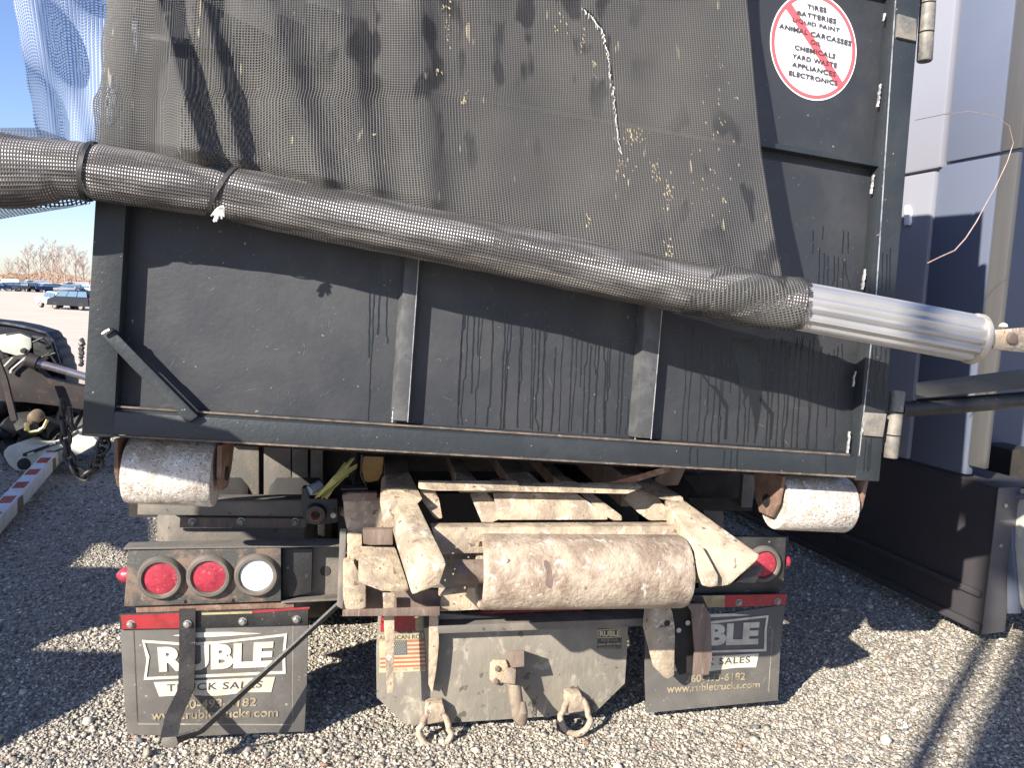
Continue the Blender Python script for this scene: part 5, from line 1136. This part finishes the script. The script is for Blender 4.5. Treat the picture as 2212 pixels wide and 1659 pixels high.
for i in range(9):
    k, col = kinds[(i*3+2) % 10]; x = 6 + i*22.5
    o = get(k, col, f"{cnames[col]} {'sedan' if k=='sedan' else 'car'} in the second row of the distant lot, {where[i]}", 'car', GN); place(o, (x,620), 193+rnd.uniform(-3,3), rnd.choice((.5,.8,2.4))+rnd.uniform(-.2,.2))
for i in range(9):
    k = 'cargo' if i in (0,3,7) else 'suv'; x = 10 + i*21.5
    o = get(k, 'white', f"white {'cargo van' if k=='cargo' else 'car'} in the rearmost row of the distant lot, {where[i]}", 'van' if k == 'cargo' else 'car', GN); place(o, (x,615), 212+rnd.uniform(-3,3), rnd.uniform(.2,.9))
# trees
bark = surf('pale_bark', (.42,.34,.27), (.33,.26,.21), sc=2, rough=.9, bump=.1)
twigm = surf('bare_twigs', (.44,.34,.29), (.36,.27,.22), sc=1, rough=.95, bump=0)
leafm = surf('russet_leaves', (.36,.17,.09), (.30,.20,.11), sc=1, rough=.95, bump=0)
def make_tree(seed, Hh, spread, label):
    r = random.Random(seed); o = thing('bare_tree', (0,0,0), label, 'tree')
    tb = MB(); cb = MB(); pts = [V(0,0,0)]
    for i in range(6): pts.append(V(pts[-1].x + r.uniform(-.15,.15), pts[-1].y + r.uniform(-.15,.15), Hh*.92*(i+1)/6))
    tb.tube(pts, [.20*(1-i/7)+.02 for i in range(7)], 6)
    def grow(p, d, L, rad, lvl):
        q_ = p + d*L; mid = (p+q_)/2 + V(r.uniform(-1,1), r.uniform(-1,1), 0)*L*.06
        (tb if lvl == 0 else cb).tube([p, mid, q_], [rad, rad*.8, rad*.45], 4 if lvl < 2 else 3, caps=False)
        if lvl < 3:
            for _ in range(4 if lvl < 2 else 4):
                f = r.uniform(.3,1); nd = (d + V(r.gauss(0,.5), r.gauss(0,.5), r.uniform(0,.5))).normalized(); grow(p.lerp(q_, f), nd, L*r.uniform(.42,.65), rad*.55, lvl+1)
    for i in range(13):
        f = .22 + .75*i/13; p = V(0,0,Hh*.92*f); a = r.uniform(0, 6.28); e_ = r.uniform(.5,1.0)
        grow(p, V(math.cos(a)*e_, math.sin(a)*e_, 1).normalized(), Hh*.30*spread*(1.15-f*.6), .07, 0)
    obj('trunk', tb, bark, o, 0); obj('crown', cb, twigm, o, 0)
    return o
lab = ['tall bare tree at the left of the row beyond the parked cars', 'slender bare tree with upright twigs, left of the middle', 'tallest bare tree in the middle of the far row', 'forked pale-trunked bare tree right of the middle', 'leaning pale bare tree near the container edge', 'low twiggy tree beyond the far left cars', 'thin bare tree just behind the tallest one', 'bare tree hard against the edge of the container', 'short grey tree between the two left trees']
tp0 = [make_tree(1, 10.5, 1.0, lab[0]), make_tree(2, 11.0, .8, lab[1]), make_tree(3, 11.5, 1.0, lab[2])]
spots = [(62,225,0,1.0),(88,228,1,1.0),(113,226,2,1.05),(140,222,0,1.0),(163,224,1,1.02),(20,235,2,.62),(125,240,1,1.0),(181,230,2,.85),(40,238,1,.72)]
for i, (x, dist, k, sc) in enumerate(spots):
    o = tp0[k] if i < 3 else copy_tree(tp0[k]); o['label'] = lab[i]; o['group'] = 'bare trees behind the far lot'; place(o, (x,610), dist, i*1.7); o.scale = (sc, sc, sc)
def scrub():
    b = MB(); r = random.Random(9)
    for i in range(5200):
        a = az((r.uniform(-60, 330), 612)); dist = r.uniform(232, 262); x, y = math.sin(a)*dist, math.cos(a)*dist
        px_ = r.random(); hmax = 3.6 + 1.3*math.sin(a*55) + .8*math.sin(a*140+1); z = gz(x,y) + r.random()**.7*hmax
        s = r.uniform(.12,.34); d = V(r.gauss(0,1), r.gauss(0,1), r.gauss(0,1)).normalized(); e1 = d.orthogonal().normalized()*s; e2 = d.cross(d.orthogonal().normalized())*s
        c = V(x,y,z); b.face([b.bm.verts.new(c+e1), b.bm.verts.new(c+e2*.5), b.bm.verts.new(c-e1), b.bm.verts.new(c-e2*.5)])
    o = obj('undergrowth', b, surf('brown_undergrowth', (.40,.27,.17), (.36,.16,.09), (.42,.36,.22), sc=.12, rough=.95, bump=0), smooth=0)
    tag(o, 'russet and tan undergrowth along the foot of the far tree line', 'undergrowth', kind='stuff')
    b = MB()
    P_ = []
    for i in range(60):
        a = az((-400 + i*14, 612)); x, y = math.sin(a)*300, math.cos(a)*300; hh = 4.2 + .35*math.sin(i*1.3)+.5*math.sin(i*.4)
        P_.append((V(x,y,gz(x,y)-.5), V(x,y,gz(x,y)+hh), V(x*1.06,y*1.06,gz(x,y)+hh*.8)))
    for p, q2 in zip(P_, P_[1:]):
        v = [b.bm.verts.new(c) for c in (p[0], q2[0], q2[1], p[1])]; b.face(v); v = [b.bm.verts.new(c) for c in (p[1], q2[1], q2[2], p[2])]; b.face(v)
    tag(obj('far_wood', b, surf('far_wood_tan', (.46,.36,.28), (.36,.25,.18), sc=.3, rough=1, bump=0), smooth=0), 'low brown wood on the horizon beyond the lot', 'wood', kind='stuff')
scrub()
# added unseen hulk, its outline cut from the shade it throws on the gravel
HP = GR.pt((0,1640)) - V(math.sin(math.radians(SUN_AZ)), math.cos(math.radians(SUN_AZ)), 0)*2.6
ld_ = V(sdir.x, sdir.y, 0).normalized()
HF = Frame(HP, ld_)
def back(p):
    g = GR.pt(p); t = (g - HP).dot(ld_)/V(sdir.x, sdir.y, 0).length; P_ = g - V(*sdir)*t; return P_
out = [(-330,1800),(0,1622),(55,1588),(116,1558),(165,1536),(209,1511),(242,1486),(330,1425),(330,1409),(259,1409),(80,1405),(132,1378),(193,1362),(256,1347),(330,1330),(330,1228),(273,1226),(154,1223),(207,1172),(234,1168),(270,1185),(330,1200),
       (330,1080),(262,1010),(150,985),(60,960),(-500,960),(-500,1800)]
hk = thing('shadow_hulk', HP, 'unseen vehicle-like panel left of the viewer, added and cut to throw the shade', 'scrap vehicle')
fr_p = [back(p) for p in out]; obj('shadow_outline_panel', MB().poly(fr_p, [p - ld_*.05 for p in fr_p]), M['dirty'], hk)
lo = [p for p in fr_p]; lat = V(ld_.y, -ld_.x, 0)
a0 = min((p-HP).dot(lat) for p in fr_p); a1 = (back((0,1622))-HP).dot(lat)
obj('body_shell', MB().hull([HP + lat*x + V(0,0,z) - ld_*y for x in (a0, a1-.3) for z in (.35, 1.30) for y in (.08, 1.9)], .03), M['navy'], hk)
for y in (.3, 1.6): obj('wheel', MB().lathe(HP + lat*(a0+.6) + V(0,0,.35) - ld_*y, lat, [(0,-.1),(.33,-.1),(.35,0),(.33,.1),(0,.1)], 24), M['tyre'], hk)
for y in (.3, 1.6): obj('wheel', MB().lathe(HP + lat*(a1-.7) + V(0,0,.35) - ld_*y, lat, [(0,-.1),(.33,-.1),(.35,0),(.33,.1),(0,.1)], 24), M['tyre'], hk)
# added unseen left tarp arm, placed so its shadow crosses the gate's lower corner
P1 = BOX.pt((60,893)) - sdir*1.2; P2 = BOX.pt((500,985)) - sdir*1.2
obj('tarp_arm', MB().strip([P1 - (P2-P1)*.6, P1, P2], V(0,0,1), .115, .05), M['black'], tarp)
obj('tarp_arm', MB().tube([clp(-160), P1 - (P2-P1)*.55], .035, 12), M['black'], tarp)
# two added unseen poles, placed and sized for the shadow bands on the right
def shadow_pole(x, y, h, r, lab):
    t = thing('unseen_shadow_pole', (x, y, 0), lab, 'pole')
    obj('shaft', MB().tube([V(x,y,0), V(x,y,h)], [r, r*.7], 14), M['dirty'], t); obj('base', MB().box(V(x,y,.12), (V(1,0,0),V(0,1,0),V(0,0,1)), (.4,.4,.24), .02), M['plate'], t)
    obj('pole_head', MB().box(V(x,y,h+.05), (V(1,0,0),V(0,1,0),V(0,0,1)), (.5,.22,.12), .02), M['black'], t)
sdh = V(math.sin(math.radians(SUN_AZ)), math.cos(math.radians(SUN_AZ)), 0)
g1 = GR.pt((1990,1640)) - sdh*7.5; g2 = GR.pt((2190,1640)) - sdh*9
shadow_pole(g1.x, g1.y, 5.6, .05, 'thin unseen pole behind the viewer on the left, added for its shadow'); shadow_pole(g2.x, g2.y, 6.0, .20, 'thicker unseen pole further behind the viewer, added for its shadow')
for k in list(bpy.data.objects):
    if '_w' in k: del k['_w']
